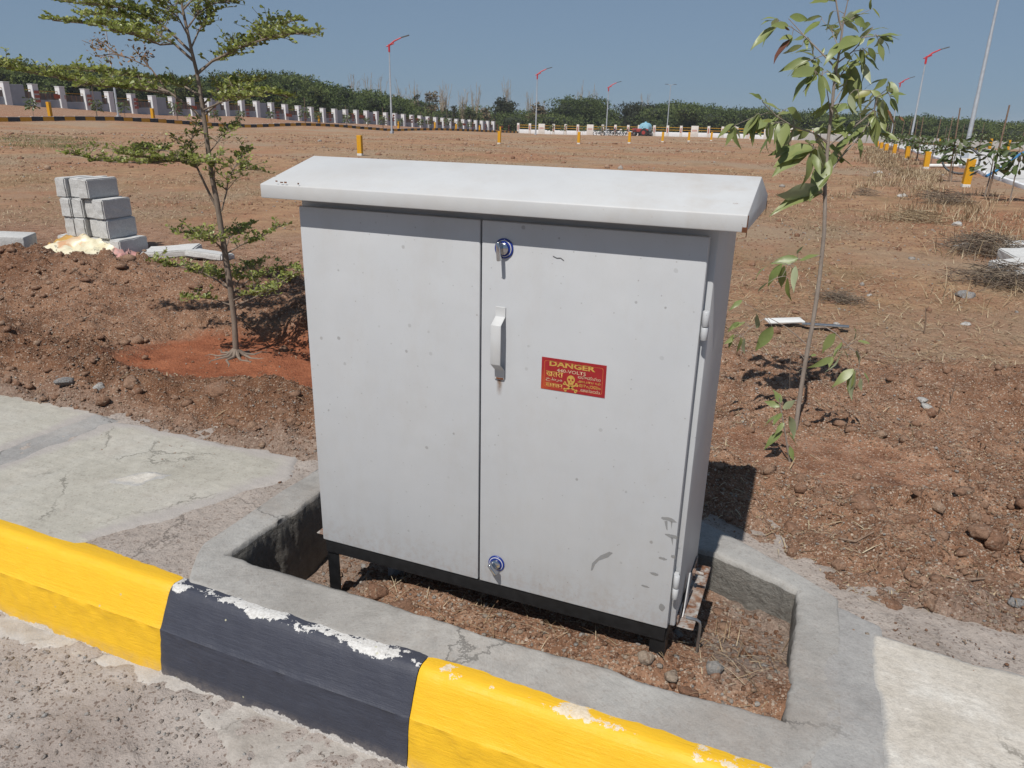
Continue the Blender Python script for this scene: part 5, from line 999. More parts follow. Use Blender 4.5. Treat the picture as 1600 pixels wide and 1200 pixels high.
def sack():
    t = NT('woven_sack'); x, y, z = t.sep(t.co()); n = t.noise(3, 5, .6); n2 = t.noise(9, 4, .6)
    xx = t.math('ADD', x, t.math('MULTIPLY', t.math('SUBTRACT', n, .5), .35))
    c = t.ramp(n2, [(.3, (.70, .63, .42)), (.7, (.82, .77, .60))])
    c = t.mix(t.ramp(t.math('ADD', y, t.math('MULTIPLY', n, .3)), [(.28, 0), (.33, .9)]), c, (.52, .27, .03))
    c = t.mix(t.ramp(xx, [(.24, 0), (.28, .85)]), c, t.ramp(n2, [(.35, (.62, .22, .22)), (.6, (.60, .32, .30)), (.75, (.45, .30, .42))]))
    vr = t.noise(5.5, 5, .65, dist=1.2); c = t.mix(t.ramp(vr, [(.60, 0), (.63, .8), (.68, .8), (.70, 0)]), c, (.16, .15, .12))
    c = t.mix(t.ramp(t.noise(2.5, 3, .5, vec=t.map((1, 1, 1), (4, 2, 0))), [(.62, 0), (.68, .7)]), c, (.62, .26, .10))
    w = t.n('TexWave'); w.inputs['Scale'].default_value = 60; t.set(w.inputs['Vector'], t.co()); m = t.fin(c, .38, t.bump(w.outputs['Fac'], .1, .003), spec=.5)
    P = gat(120, 404, False); nx, ny = 38, 24; X, Y = np.meshgrid(np.linspace(-.5, .5, nx), np.linspace(-.5, .5, ny)); x_, y_ = X.ravel(), Y.ravel()
    hump = .17*np.exp(-((x_+.02)/.40)**2)*sst(-.45, .5, y_) + .015
    zz = hump*(.55+.45*sst(.5, .2, np.abs(x_))) + .22*(.22-np.abs(fbm(x_*.9+y_*.8, (y_*.8-x_*.9)*3.0, 2.6, 2, 201))) + .10*(.2-np.abs(fbm((x_+y_*.4)*3.0, (y_-x_*.3), 3.2, 2, 203))); zz *= (1-sst(.36, .5, np.abs(x_))*.85)*(1-sst(.36, .5, -y_)*.85)
    wx = 1.22; edge = 1+.55*fbm(x_*2, y_*2, 1.9, 3, 207); gx = x_*wx*edge*(1-.25*sst(.1, .5, x_)) ; gy = y_*.62*edge*(1-.35*sst(.0, .5, x_))
    me = np_mesh('plastic_sack', np.stack([gx, gy, np.maximum(zz, 0)+.004], 1), np.array([[j*nx+i, j*nx+i+1, (j+1)*nx+i+1, (j+1)*nx+i] for j in range(ny-1) for i in range(nx-1)]))
    o = link('plastic_sack', me, m, None, False); o.location = (P.x+.02, P.y+.12, H1(P.x, P.y)-.01); o.rotation_euler = (0, 0, -YAW+R_(4)); md = o.modifiers.new('thickness', 'SOLIDIFY'); md.thickness = .003
    tag(o, 'crumpled cream and pink woven plastic sack against the block stack', 'sack')
sack()
# flat strip of pale board and tin behind the slender sapling
t1 = gat(1197, 512); t2 = gat(1252, 510); d = (t2-t1); q = bx('board', (0, 0, 0), (d.length, .09, .012), MAT['postwhite'], None, .002); q.location = (t1+t2)/2+Vector((0, 0, .05)); q.rotation_euler = (R_(8), 0, math.atan2(d.y, d.x)); tag(q, 'white painted strip of board lying behind the slender sapling', 'board')
t1 = gat(1252, 513); t2 = gat(1325, 520); d = (t2-t1); q = bx('board', (0, 0, 0), (d.length, .08, .012), MAT['plainsteel'], None, .002); q.location = (t1+t2)/2+Vector((0, 0, .04)); q.rotation_euler = (R_(-5), R_(-3), math.atan2(d.y, d.x)); tag(q, 'grey strip of metal lying right of the white board', 'metal strip')

# =================================================================== THE BACKGROUND
def gz(x, y): return float(H(np.array([x]), np.array([y]), False)[0])
def G(x, y): return Vector((x, y, gz(x, y)))
# ---- boundary wall along the left, running away (x about -69)
MAT['wallwhite'] = simple('whitewash', (.80, .81, .83), .85, .06, 3)
MAT['wallgrey'] = simple('grey_render', (.40, .43, .48), .9, .10, 2)
MAT['mural'] = simple('orange_mural', (.48, .11, .045), .8, .2, 4)
MAT['grille'] = simple('dark_rail', (.30, .16, .10), .7, .15, 4)
MAT['railyellow'] = simple('yellow_rail', (.62, .33, .03), .6, .1, 4)
MAT['darkinfill'] = simple('weathered_panel', (.20, .165, .145), .9, .3, 1.2)
MAT['signcream'] = simple('cream_sign', (.74, .70, .66), .8, .06, 3)
MAT['signred'] = simple('sign_red', (.46, .14, .10), .8, .1, 4)
def wall_left():
    A = Vector((-70.9, 46.2)); Bv = Vector((-66.8, 152.5)); n = 40
    w = empty('boundary_wall', (A.x, A.y, gz(A.x, A.y)), 'long boundary wall with white pillars and mural panels behind the left kerb', 'wall')
    ts = [k*1.0 for k in range(-3, n)]; L = (Bv-A).length; step = L/(n-1); rz = math.atan2((Bv-A).y, (Bv-A).x)-math.pi/2
    dirv = (Bv-A).normalized(); nrm = Vector((dirv.y, -dirv.x))      # towards +x
    pil = MB(); pil.box((0, 0, 1.05), (.66, .58, 2.1)); pil.box((0, 0, 2.13), (.72, .64, .06)); pm = pil.mesh('pillar', .01, 1); pm.materials.append(MAT['wallwhite'])
    bars = [(.55, MAT['signred']), (.95, MAT['signred']), (1.35, MAT['signred'])]
    bm_ = MB()
    for zz, _ in bars: bm_.box((.334, .02, zz+.2), (.012, .50, .26))
    bmm = bm_.mesh('print', 0); bmm.materials.append(MAT['signred'])
    pl = MB(); pl.box((0, 0, .36), (.22, step-.602, .92)); plm = pl.mesh('plinth', .01, 1); plm.materials.append(MAT['wallgrey'])
    inf = MB(); inf.box((-.02, 0, 1.12), (.08, step-.602, .60)); infm = inf.mesh('infill_panel', 0); infm.materials.append(MAT['darkinfill'])
    rl = MB(); rl.box((0, 0, 1.60), (.06, step-.602, .055)); rlm = rl.mesh('rail', 0); rlm.materials.append(MAT['railyellow'])
    up = MB()
    for q in range(4): up.box((.035, -step/2+.6+q*(step-1.2)/3, 1.12), (.03, .05, .62))
    upm = up.mesh('upright', 0); upm.materials.append(MAT['grille'])
    pn = MB(); pn.box((.06, -step*.5+.30+.72, 1.0), (.20, 1.40, 2.0)); pnm = pn.mesh('sign_panel', .01, 1); pnm.materials.append(MAT['wallgrey'])
    mu = MB(); mu.prism([(-step*.5+.45, 1.10), (-step*.5+1.60, 1.05), (-step*.5+1.62, 1.42), (-step*.5+.44, 1.52)], 0, .162, .166); mum = mu.mesh('mural', 0); mum.materials.append(MAT['mural'])
    def inst(nm, me, p, parent):
        o = bpy.data.objects.new(nm, me); COL.objects.link(o); o.parent = parent; o.matrix_parent_inverse = Matrix.Translation(w.location).inverted(); o.location = p; o.rotation_euler = (0, 0, rz); return o
    for k in range(-3, n):
        c = A+dirv*step*k; z = gz(c.x, c.y)-.15; P = inst('pillar', pm, (c.x, c.y, z), w); inst('red_print', bmm, (c.x, c.y, z), P)
        if k < n-1:
            c2 = A+dirv*step*(k+.5); z2 = gz(c2.x, c2.y)-.15; q = inst('plinth', plm, (c2.x, c2.y, z2), w); inst('infill_panel', infm, (c2.x, c2.y, z2), w); inst('rail', rlm, (c2.x, c2.y, z2), w); inst('upright', upm, (c2.x, c2.y, z2), w)
            if k % 3 == 1: q = inst('sign_panel', pnm, (c2.x, c2.y, z2), w); inst('mural', mum, (c2.x, c2.y, z2), q)
wall_left()
# ---- far wall facing us with double yellow rails, then the plain grey wall
def wall_far():
    y0 = 150.; x0, x1 = -60.0, -13.5; n = 19; w = empty('rail_wall', (x0, y0, gz(x0, y0)), 'low white wall with cream pillars and double yellow rails across the far end', 'wall'); st = (x1-x0)/(n-1)
    for k in range(n):
        x = x0+st*k; z = gz(x, y0)-.2; wide = k % 4 == 2; p = bx('pillar', (x, y0, z+1.10), ((1.35 if wide else .48), .40, 2.2), MAT['signcream'], w, .01)
        bx('red_print', (x, y0-.205, z+1.35), ((.95 if wide else .22), .012, (.35 if wide else .9)), MAT['signred'] if not wide else simple('pale_red_print', (.62, .40, .36), .8, .05, 4), p, 0)
        if k < n-1:
            xm = x+st/2; z2 = gz(xm, y0)-.2; bx('plinth', (xm, y0+.02, z2+.50), (st-.5, .24, 1.0), MAT['wallwhite'], w, .01)
            for zz in (1.38, 1.85): bx('rail', (xm, y0+.02, z2+zz), (st-.5, .07, .085), MAT['railyellow'], w, 0)
    y1 = 128.; w2 = empty('rail_wall', (-12.2, y1, gz(-12.2, y1)), 'nearer white wall length with yellow rails left of the plain grey wall', 'wall'); xs = [-14.0, -11.9, -8.7, -5.4, -2.2, 1.0]
    for k, x in enumerate(xs):
        z = gz(x, y1)-.2; wide = k == 2; p = bx('pillar', (x, y1, z+1.05), ((1.5 if wide else .5), .40, 2.1), MAT['signcream'], w2, .01); bx('red_print', (x, y1-.205, z+1.3), ((1.0 if wide else .2), .012, (.4 if wide else .9)), MAT['signred'], p, 0)
        if k < len(xs)-1:
            xm = (x+xs[k+1])/2; ln = xs[k+1]-x-.5; z2 = gz(xm, y1)-.2; bx('plinth', (xm, y1+.02, z2+.46), (ln, .24, .92), MAT['wallwhite'], w2, .01)
            for zz in (1.3, 1.75): bx('rail', (xm, y1+.02, z2+zz), (ln, .07, .085), MAT['railyellow'], w2, 0)
    t = NT('block_wall_plaster'); n1 = t.noise(.5, 6, .65); n2 = t.noise(6, 5, .6); c = t.mix(.3, t.ramp(n1, [(.3, (.40, .39, .375)), (.7, (.52, .505, .485))]), t.ramp(n2, [(.3, .6), (.7, 1.1)]), 'MULTIPLY'); pm = t.fin(c, .9, t.bump(n2, .3, .03), spec=.15)
    w3 = empty('grey_wall', (0, 118, gz(0, 118)), 'long low plain grey compound wall below the far right tree line', 'wall')
    for k in range(34):
        x = -4.5+2.6*k+1.3; z = gz(x, 118); bx('wall_panel', (x, 118, z+.15), (2.58, .22, 1.9), pm, w3, .01); 
wall_far()
# ---- striped kerbs
def striped_kerb(name, P0, P1, label, step=1.0, nmax=60, tall=.34):
    P0 = Vector(P0); P1 = Vector(P1); d = (P1-P0); L = d.length; d.normalize(); rz = math.atan2(d.y, d.x); kb = empty(name, (P0.x, P0.y, gz(P0.x, P0.y)), label, None, None, 'structure')
    m = MB(); m.prism([(-.10, -.15), (.10, -.15), (.085, tall*.7), (.05, tall-.02), (-.08, tall)], 0, -step/2+.006, step/2-.006); me = m.mesh('kerb_stone', .008, 1); mes = []
    cap = MB(); cap.box((0, -.01, tall+.006), (step-.02, .17, .03)); capm = cap.mesh('white_edge', 0); capm.materials.append(MAT['postwhite'])
    for mt in (MAT['postyellow'], MAT['farblack']): q = me.copy(); q.materials.append(mt); mes.append(q)
    n = int(L/step); V = {0: [], 1: []}; rest = {0: MB(), 1: MB()}
    for k in range(n):
        c = P0+d*step*(k+.5); z = gz(c.x, c.y)
        if k < nmax:
            o = bpy.data.objects.new('kerb_stone', mes[k % 2]); COL.objects.link(o); o.parent = kb; o.matrix_parent_inverse = Matrix.Translation(kb.location).inverted(); o.location = (c.x, c.y, z); o.rotation_euler = (0, 0, rz)
            e = bpy.data.objects.new('white_edge', capm); COL.objects.link(e); e.parent = kb; e.matrix_parent_inverse = Matrix.Translation(kb.location).inverted(); e.location = (c.x, c.y, z); e.rotation_euler = (0, 0, rz)
        else: rest[k % 2].box((c.x, c.y, z+.1), (step-.01, .2, .5), rz)
    for q in (0, 1):
        if rest[q].v: rest[q].build('kerb_stone', (MAT['postyellow'], MAT['farblack'])[q], kb)['kind'] = 'stuff'
MAT['farblack'] = simple('black_paint_far', (.045, .047, .055), .7, .1, 8)
striped_kerb('kerb', (-60, 34), (-60, 150), 'yellow and black striped kerb along the far left road', 1.0, 75)
striped_kerb('kerb', (11.3, 26), (11.3, 108), 'orange and black striped kerb on the far side of the right-hand road', 1.0, 60, .22)
m = MB(); ys = np.linspace(15, 112, 50)
m.add([(xx, y, gz(xx, y)+.05) for y in ys for xx in (5.75, 8.4, 11.15)], [(i*3+k, i*3+k+1, i*3+k+4, i*3+k+3) for i in range(len(ys)-1) for k in (0, 1)])
tag(m.build('road', m_concrete('road_concrete', [(.60, .59, .57), (.68, .67, .65), (.74, .73, .72)], 1.2, .15, speck=.0)), 'white concrete road running away at the right', kind='structure')
kb2 = empty('kerb', (5.7, 15, 0), 'pale concrete edge of the right-hand road', None, None, 'structure')
for k in range(60):
    y = 15.8+1.6*k; z = gz(5.66, y); bx('kerb_stone', (5.66, y, z), (.14, 1.58, .22), MAT['wallwhite'], kb2, .008)
# ---- yellow marker posts
PM = MB(); PM.box((0, 0, .40), (.175, .175, .95)); pme = PM.mesh('post', .008, 1); pme.materials.append(MAT['postyellow']); PF = MB(); PF.box((0, 0, .035), (.185, .185, .08)); pfm = PF.mesh('foot', .004, 1); pfm.materials.append(MAT['postwhite'])
def marker(P, hgt, label, group, wide=1.0, tilt=0.0):
    r = empty('marker_post', P, label, 'post', group)
    for nm, me, s in (('shaft', pme, hgt/.875), ('foot_band', pfm, 1)):
        o = bpy.data.objects.new(nm, me); COL.objects.link(o); o.parent = r; o.scale = (wide, wide, s); o.rotation_euler = (tilt, tilt*.7, .15)
POSTS = [(563, 243, 30), (780, 225, 19), (904, 225, 18), (983, 224, 17), (1035, 222, 15), (1076, 221, 14), (1111, 220, 13), (1142, 219, 12), (1172, 218, 11)]
for k, (u, v, h) in enumerate(POSTS):
    P = gat(u, v, False); dep = (P-CAM).dot(_f); marker(P, h*dep/FPX, 'yellow marker post, %s from the left in the row across the open field' % ORD[k], 'marker posts across the field', 1.0, random.uniform(-.02, .02))
RP = [(1508, 292, 42), (1446, 264, 26), (1416, 250, 20), (1396, 242, 16), (1384, 238, 13), (1376, 234, 11), (1370, 231, 10)]
for k, (u, v, h) in enumerate(RP):
    P = gat(u, v, False); dep = (P-CAM).dot(_f); marker(P, h*dep/FPX, 'yellow marker post, %s nearest in the row beside the white road' % ORD[k], 'marker posts beside the white road', 1.05, random.uniform(-.03, .03))
for k, (x, y, h) in enumerate([(-61.6, 46, 1.3), (-61.6, 57, 1.2), (-61.5, 64, 1.3), (-61.6, 84, 1.2), (-61.5, 104, 1.2), (-61.5, 116, 1.2), (-61.5, 124, 1.1), (-61.5, 134, 1.1), (-61.5, 144, 1.1)]):
    marker(G(x, y), h, 'yellow marker post, %s from the left behind the far striped kerb' % ORD[k], 'marker posts behind the striped kerb', 1.6)
for k, (u, v, d, h) in enumerate([(1544, 240, 62, .9), (1572, 243, 62, .9), (1484, 229, 80, .9), (1468, 226, 86, .9)]):
    P = atdepth(u, v, d); marker(G(P.x, P.y), h, 'yellow marker post, %s from the right beyond the white road' % ['second', 'first', 'third', 'fourth'][k], 'marker posts beyond the white road', 1.2)
# ---- street lamps
def lamp(px, pb, pt, hgt, label, x=None, double=False, depth=None, arm=True):
    dep = depth or hgt*FPX/abs(pb-pt)*1.0; P = atdepth(px, pb, dep); P = G(P.x, P.y); r = empty('street_lamp', P, label, 'street lamp', 'street lamps on the plots'); top = onvert(P, px, pt).z-P.z
    top = onvert(P, px+(px-800)*0, pt).z-P.z; m = MB(); m.tube([(P.x, P.y, P.z-.2), (P.x, P.y, P.z+top*.35), (P.x, P.y, P.z+top*.36), (P.x, P.y, P.z+top*.68), (P.x, P.y, P.z+top*.69), (P.x, P.y, P.z+top)], [.105, .10, .085, .08, .065, .055], 14); m.build('pole', MAT['galv'], r, 0, 1, True)
    b = MB(); b.box((P.x, P.y, P.z+.12), (.32, .32, .24)); b.build('base_plate', MAT['wallgrey'], r, .01, 1)
    T = Vector((P.x, P.y, P.z+top)); d = Vector((RGT.x, RGT.y, 0))
    if double:
        for s in (-1, 1):
            a = MB(); a.tube([T, T+d*s*.5+Vector((0, 0, .12))], .04, 6); a.build('arm', MAT['galv'], r); h = MB(); h.box(T+d*s*.8+Vector((0, 0, .16)), (.6, .26, .09), -YAW); h.build('lamp_head', MAT['lamphead'], r, .02, 1)
    elif arm:
        a = MB(); a.tube([T+Vector((0, 0, -.55)), T+Vector((0, 0, .15))], .10, 10); a.tube([T+Vector((0, 0, .05)), T+d*.55+Vector((0, 0, .48)), T+d*1.25+Vector((0, 0, .80))], [.09, .075, .06], 8); a.tube([T+d*-.28+Vector((0, 0, -.05)), T+d*.5+Vector((0, 0, .25))], .06, 8); a.build('bracket', MAT['redlamp'], r, 0, 1, True)
        h = MB(); v = Vector((0, 0, .22)); T2 = Matrix.Rotation(-YAW, 3, 'Z') @ Matrix.Rotation(-.28, 3, 'Y'); h.box(T+d*1.65+Vector((0, 0, .93)), (.85, .28, .10), T=T2); h.build('lamp_head', MAT['lamphead'], r, .02, 1)
lamp(187, 195, 40, 8.6, 'street lamp pole behind the tiered tree at far left', depth=72, arm=False)
lamp(612, 200, 72, 8.6, 'street lamp with red bracket left of centre against the sky')
lamp(837, 206, 117, 8.6, 'street lamp with red bracket right of the dark round tree', depth=108)
lamp(947, 206, 137, 8.6, 'small street lamp with red bracket near the parked motorcycles', depth=128)
lamp(1042, 203, 133, 8.6, 'twin-headed grey street lamp beside the water tank', double=True, depth=144)
lamp(1392, 212, 130, 8.6, 'smaller of two street lamps with red brackets seen past the slender sapling')
lamp(1423, 219, 90, 8.6, 'larger of two street lamps with red brackets right of the slender sapling')
lamp(1506, 250, -40, 8.8, 'tall grey lamp pole leaving the top right of the picture', depth=38)

# ---- far trees and scrub
SCRUB = [(0, (.034, .050, .018)), (.30, (.075, .105, .034)), (.70, (.135, .175, .052)), (1, (.20, .22, .085))]
MAT['scrub'] = m_rnd('scrub_foliage', SCRUB, .8, .2); MAT['scrubdark'] = m_rnd('dark_foliage', [(0, (.030, .036, .018)), (1, (.075, .080, .042))], .8, .15)
MAT['scrubdry'] = m_rnd('dry_foliage', [(0, (.16, .115, .065)), (.6, (.25, .19, .11)), (1, (.33, .26, .16))], .85, .2); MAT['scrublight'] = m_rnd('light_green_foliage', [(0, (.065, .090, .030)), (1, (.13, .155, .055))], .8, .2)
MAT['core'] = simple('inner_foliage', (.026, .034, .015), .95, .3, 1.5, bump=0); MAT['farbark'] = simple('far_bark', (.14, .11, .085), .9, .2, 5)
def puff(blobs, leaf, per, rng, dirdown=.0):
    """leaf triangles through ellipsoid blobs [(c, (rx,ry,rz))]; denser towards the surface"""
    V = []; R = []
    for c, r in blobs:
        n = int(per*(r[0]*r[2]+r[0]*r[1]+r[1]*r[2])/3); u = rng.normal(0, 1, (n, 3)); u /= np.linalg.norm(u, axis=1)[:, None]; lump = 1+.30*np.sin(u[:, 0]*5+c[0])*np.sin(u[:, 1]*4+c[1])+.2*np.sin(u[:, 2]*7+c[0]*2)
        rad = rng.uniform(.45, 1.08, n)**.55*lump; p = np.array(c)+u*np.array(r)*rad[:, None]
        d = rng.normal(0, 1, (n, 3))+u*.5; d /= np.linalg.norm(d, axis=1)[:, None]; e = np.cross(d, rng.normal(0, 1, (n, 3))); e /= np.linalg.norm(e, axis=1)[:, None]+1e-9; L = leaf*rng.uniform(.5, 1.3, n)[:, None]
        V.append(np.stack([p-e*L*.35, p+e*L*.35, p+d*L], 1).reshape(-1, 3)); R.append(np.clip(rng.uniform(0, 1, n)*.55+.5*rng.uniform(0, 1)**1.5, 0, 1))
    V = np.concatenate(V); return V, np.arange(len(V)).reshape(-1, 3), np.concatenate(R)
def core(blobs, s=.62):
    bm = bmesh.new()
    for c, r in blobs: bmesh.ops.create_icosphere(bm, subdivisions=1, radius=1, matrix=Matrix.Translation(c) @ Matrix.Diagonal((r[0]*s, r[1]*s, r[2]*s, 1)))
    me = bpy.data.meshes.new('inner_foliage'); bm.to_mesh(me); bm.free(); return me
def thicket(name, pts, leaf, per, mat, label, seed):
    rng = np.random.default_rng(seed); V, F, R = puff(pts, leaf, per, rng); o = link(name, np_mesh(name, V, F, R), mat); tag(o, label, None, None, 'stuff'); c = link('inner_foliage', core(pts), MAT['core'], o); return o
def prof(px, P): return float(np.interp(px, [p[0] for p in P], [p[1] for p in P]))
def toppx(px, ty, depth): P = atdepth(px, ty, depth); return P
def band(P, dfun, n, seed, rr, below=8, jit=4):
    rng = np.random.default_rng(seed); out = []
    for k in range(n):
        px = P[0][0]+(P[-1][0]-P[0][0])*(k+rng.uniform(0, 1))/n; d = dfun(px)*rng.uniform(1.0, 1.22); r = rr*rng.uniform(.6, 1.3)*d/100; lift = rng.choice([0, 0, 1, 2])
        ty = prof(px, P)+rng.normal(0, jit); t = atdepth(px, ty, d); rz = r*.62; c = (t.x, t.y, t.z-rz*(.9+lift*1.1)); out.append((c, (r*1.2, r*1.1, rz)))
    return out
LP_ = [(-260, 76), (-100, 90), (0, 101), (60, 105), (120, 112), (200, 121), (300, 127), (400, 121), (470, 126), (515, 134), (540, 145), (600, 152), (640, 158)]
thicket('scrub_thicket', band(LP_, lambda px: 84+.055*max(0, px+260), 300, 1, 2.3), .40, 150, MAT['scrub'], 'dense dark green thorn scrub rising behind the left boundary wall', 1)
RP_ = [(1020, 168), (1060, 165), (1120, 171), (1200, 176), (1260, 178), (1320, 181), (1400, 186), (1440, 186), (1480, 190), (1540, 194), (1600, 198), (1800, 212)]
thicket('distant_wood', band(RP_, lambda px: 168., 330, 2, 2.0, jit=2.2), .46, 115, MAT['scrub'], 'low green belt of woodland along the far right horizon', 2)
MP_ = [(500, 150), (560, 155), (640, 160), (700, 170), (760, 176), (830, 176), (900, 180), (1030, 182)]
thicket('far_undergrowth', band(MP_, lambda px: 160+.03*(px-500), 110, 3, 2.0, jit=3), .45, 95, MAT['scrub'], 'low mixed undergrowth behind the far wall in the middle', 3)
def bush_tree(px, ty, by, wpx, depth, mat, label, seed, nb=9, leaf=.38, per=150, name='round_tree'):
    rng = np.random.default_rng(seed); m = FPX/depth; t = atdepth(px, ty, depth); b = G(t.x, t.y); Hh = t.z-b.z; W = wpx/m; r = empty(name, b, label, 'tree')
    bl = []
    for k in range(nb):
        a = rng.uniform(0, 6.28); q = rng.uniform(0, 1)**.6; rr = W*rng.uniform(.17, .27); zz = Hh*(rng.uniform(.35, .92)); sh = math.sqrt(max(.1, 1-((zz/Hh-.5)/.62)**2)); bl.append(((b.x+math.cos(a)*q*W*.36*sh, b.y+math.sin(a)*q*W*.36*sh, b.z+zz-rr*.5), (rr, rr, rr*.8)))
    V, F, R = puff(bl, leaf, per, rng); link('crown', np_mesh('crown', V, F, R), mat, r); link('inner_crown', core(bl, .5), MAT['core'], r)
    tk = MB(); tk.tube([b-Vector((0, 0, .2)), b+Vector((.1, 0, Hh*.35)), b+Vector((0, .1, Hh*.6))], [.05*W*.5+.06, .08, .04], 7)
    for k in range(4): a = k*1.6; tk.tube([b+Vector((.1, 0, Hh*.3)), b+Vector((math.cos(a)*W*.22, math.sin(a)*W*.22, Hh*.65))], [.07, .03], 5)
    tk.build('trunk', MAT['farbark'], r, 0, 1, True)
bush_tree(787, 144, 190, 46, 178, MAT['scrubdark'], 'dark round-crowned tree standing alone above the far wall', 11, 14)
bush_tree(905, 149, 192, 96, 182, MAT['scrub'], 'broad dome of dark green tree right of the second lamp', 12, 22)
bush_tree(1001, 157, 192, 70, 185, MAT['scrubdark'], 'low domed tree behind the water tank', 13, 16)
bush_tree(573, 131, 165, 18, 150, MAT['scrub'], 'small dark green tree left of the central lamp pole', 14, 8, .34)
bush_tree(652, 143, 172, 16, 160, MAT['scrubdark'], 'narrow dark tree right of the central lamp pole', 15, 7, .34)
bush_tree(673, 140, 180, 28, 160, MAT['scrubdry'], 'brownish half-dry tree among the bare stalks', 16, 9, .34)
bush_tree(708, 151, 182, 18, 165, MAT['scrubdark'], 'small dark bush among the bare stalks', 17, 7, .34)
bush_tree(618, 143, 170, 22, 158, MAT['scrubdry'], 'olive brown tree just right of the central lamp pole', 18, 8, .34)
bush_tree(735, 166, 188, 30, 172, MAT['scrublight'], 'light green bush left of the dark round tree', 19, 9, .34)
bush_tree(842, 157, 192, 56, 180, MAT['scrubdry'], 'dry tan scrub tree between the dark tree and the green dome', 20, 12, .5, 45)
bush_tree(945, 166, 192, 60, 186, MAT['scrub'], 'dark green bush right of the broad dome', 21, 12)
bush_tree(762, 164, 188, 26, 175, MAT['scrubdry'], 'thin dry bush touching the dark round tree', 22, 8, .45, 45)
bush_tree(480, 128, 160, 70, 122, MAT['scrub'], 'spreading thorn tree at the end of the left thicket', 23, 16)
bush_tree(410, 116, 158, 90, 112, MAT['scrub'], 'feathery thorn tree topping the left thicket', 24, 18)
def dry_tree(px, ty, depth, n, spread, label, seed):
    rng = np.random.default_rng(seed); t = atdepth(px, ty, depth); b = G(t.x, t.y); Hh = t.z-b.z; r = empty('bare_tree', b, label, 'bare tree'); m = MB()
    for k in range(n):
        a = rng.uniform(0, 6.28); s = rng.uniform(.1, 1)*spread; h = Hh*rng.uniform(.6, 1.0); e = b+Vector((math.cos(a)*s, math.sin(a)*s, h)); mid = b.lerp(e, .5)+Vector(rng.normal(0, .12, 3)); m.tube([b+Vector((math.cos(a)*s*.15, math.sin(a)*s*.15, 0)), mid, e], [.075, .055, .025], 4)
        for q in range(5):
            f = rng.uniform(.4, .95); p = b.lerp(e, f); dd = Vector((rng.normal(0, .35), rng.normal(0, .35), rng.uniform(.3, .9)))*Hh*.14; m.tube([p, p+dd], [.035, .015], 3)
    m.build('branches', MAT['drystalk'], r)
MAT['drystalk'] = simple('dry_stalks', (.42, .33, .23), .9, .2, 3, bump=0)
for k, (px, ty, d) in enumerate([(550, 118, 165), (576, 113, 168), (596, 120, 165), (628, 122, 168), (648, 125, 170), (694, 128, 170), (722, 135, 172), (742, 130, 175), (690, 140, 172), (795, 122, 185), (828, 140, 186), (905, 127, 195), (928, 130, 195), (1012, 148, 195), (534, 128, 160), (470, 116, 150)]):
    dry_tree(px, ty-3, d, 11, 1.9, 'bare dry stalks rising behind the far scrub, %s clump from the left' % ORD[[14, 0, 1, 2, 3, 4, 5, 6, 7, 8, 9, 10, 11, 12, 13, 15][0] if False else sorted([550, 576, 596, 628, 648, 694, 722, 742, 690, 795, 828, 905, 928, 1012, 534, 470]).index(px)], 40+k)

# ---- young planted saplings with stakes
def sap_mesh(seed):
    rng = np.random.default_rng(seed); P = []; D = []
    for k in range(80):
        a = rng.uniform(0, 6.28); rr = rng.uniform(.02, .26); z = rng.uniform(.55, 1.15); P.append((math.cos(a)*rr, math.sin(a)*rr, z)); D.append((math.cos(a), math.sin(a), rng.uniform(-1.2, .3)))
    v, F, r = cloud_leaves(np.array(P), np.array(D), .21, .42, rng); cr = np_mesh('crown', v, F, r); cr.materials.append(MAT['leafsap'])
    m = MB(); m.tube([(0, 0, -.05), (.02, .01, .45), (0, 0, 1.0)], [.017, .013, .007], 6)
    for k in range(5): a = k*1.3; m.tube([(.01, 0, .5+.08*k), (math.cos(a)*.17, math.sin(a)*.17, .7+.09*k)], [.007, .004], 4)
    st = m.mesh('stem', 0); st.materials.append(MAT['barkR']); return cr, st
MAT['leafsap'] = m_leaf('sapling_leaf', (.060, .100, .030), (.100, .140, .050), (.14, .17, .08), .4, .2)
SM = [sap_mesh(k) for k in range(4)]
stk = MB(); stk.tube([(.06, 0, -.1), (.08, .02, 1.9)], [.022, .016], 6); stkm = stk.mesh('stake', 0); stkm.materials.append(MAT['twigdead'])
def sapling(P, s, label, group, k, stake=True, lean=0):
    r = empty('planted_sapling', P, label, 'sapling', group); r.rotation_euler = (lean*.5, lean, k*1.7); r.scale = (s, s, s)
    for nm, me in (('crown', SM[k % 4][0]), ('stem', SM[k % 4][1])) + ((('stake', stkm),) if stake else ()):
        o = bpy.data.objects.new(nm, me); COL.objects.link(o); o.parent = r
for k, (u, v, s) in enumerate([(1538, 308, 1.0), (1578, 315, 1.05), (1486, 284, 1.0), (1470, 262, .95), (1452, 258, .9), (1433, 252, .95), (1424, 246, .9), (1412, 241, .95), (1402, 238, .9), (1393, 235, .9), (1386, 232, .9), (1379, 230, .9)]):
    P = gat(u, v, False); sapling(P, s*1.05, 'staked young sapling, %s nearest in the row along the white road' % ORD[[1, 0, 2, 3, 4, 5, 6, 7, 8, 9, 10, 11][k]], 'staked saplings along the white road', k, k not in (1,), .02*(k % 3))
for k, (u, v, d) in enumerate([(1500, 232, 75), (1530, 236, 66), (1558, 238, 64), (1590, 243, 58), (1475, 227, 84), (1515, 232, 74)]):
    P = atdepth(u, v, d); sapling(G(P.x, P.y), 1.15, 'staked sapling beyond the white road, %s from the left' % ORD[[1, 3, 4, 5, 0, 2][k]], 'staked saplings beyond the white road', k+1)
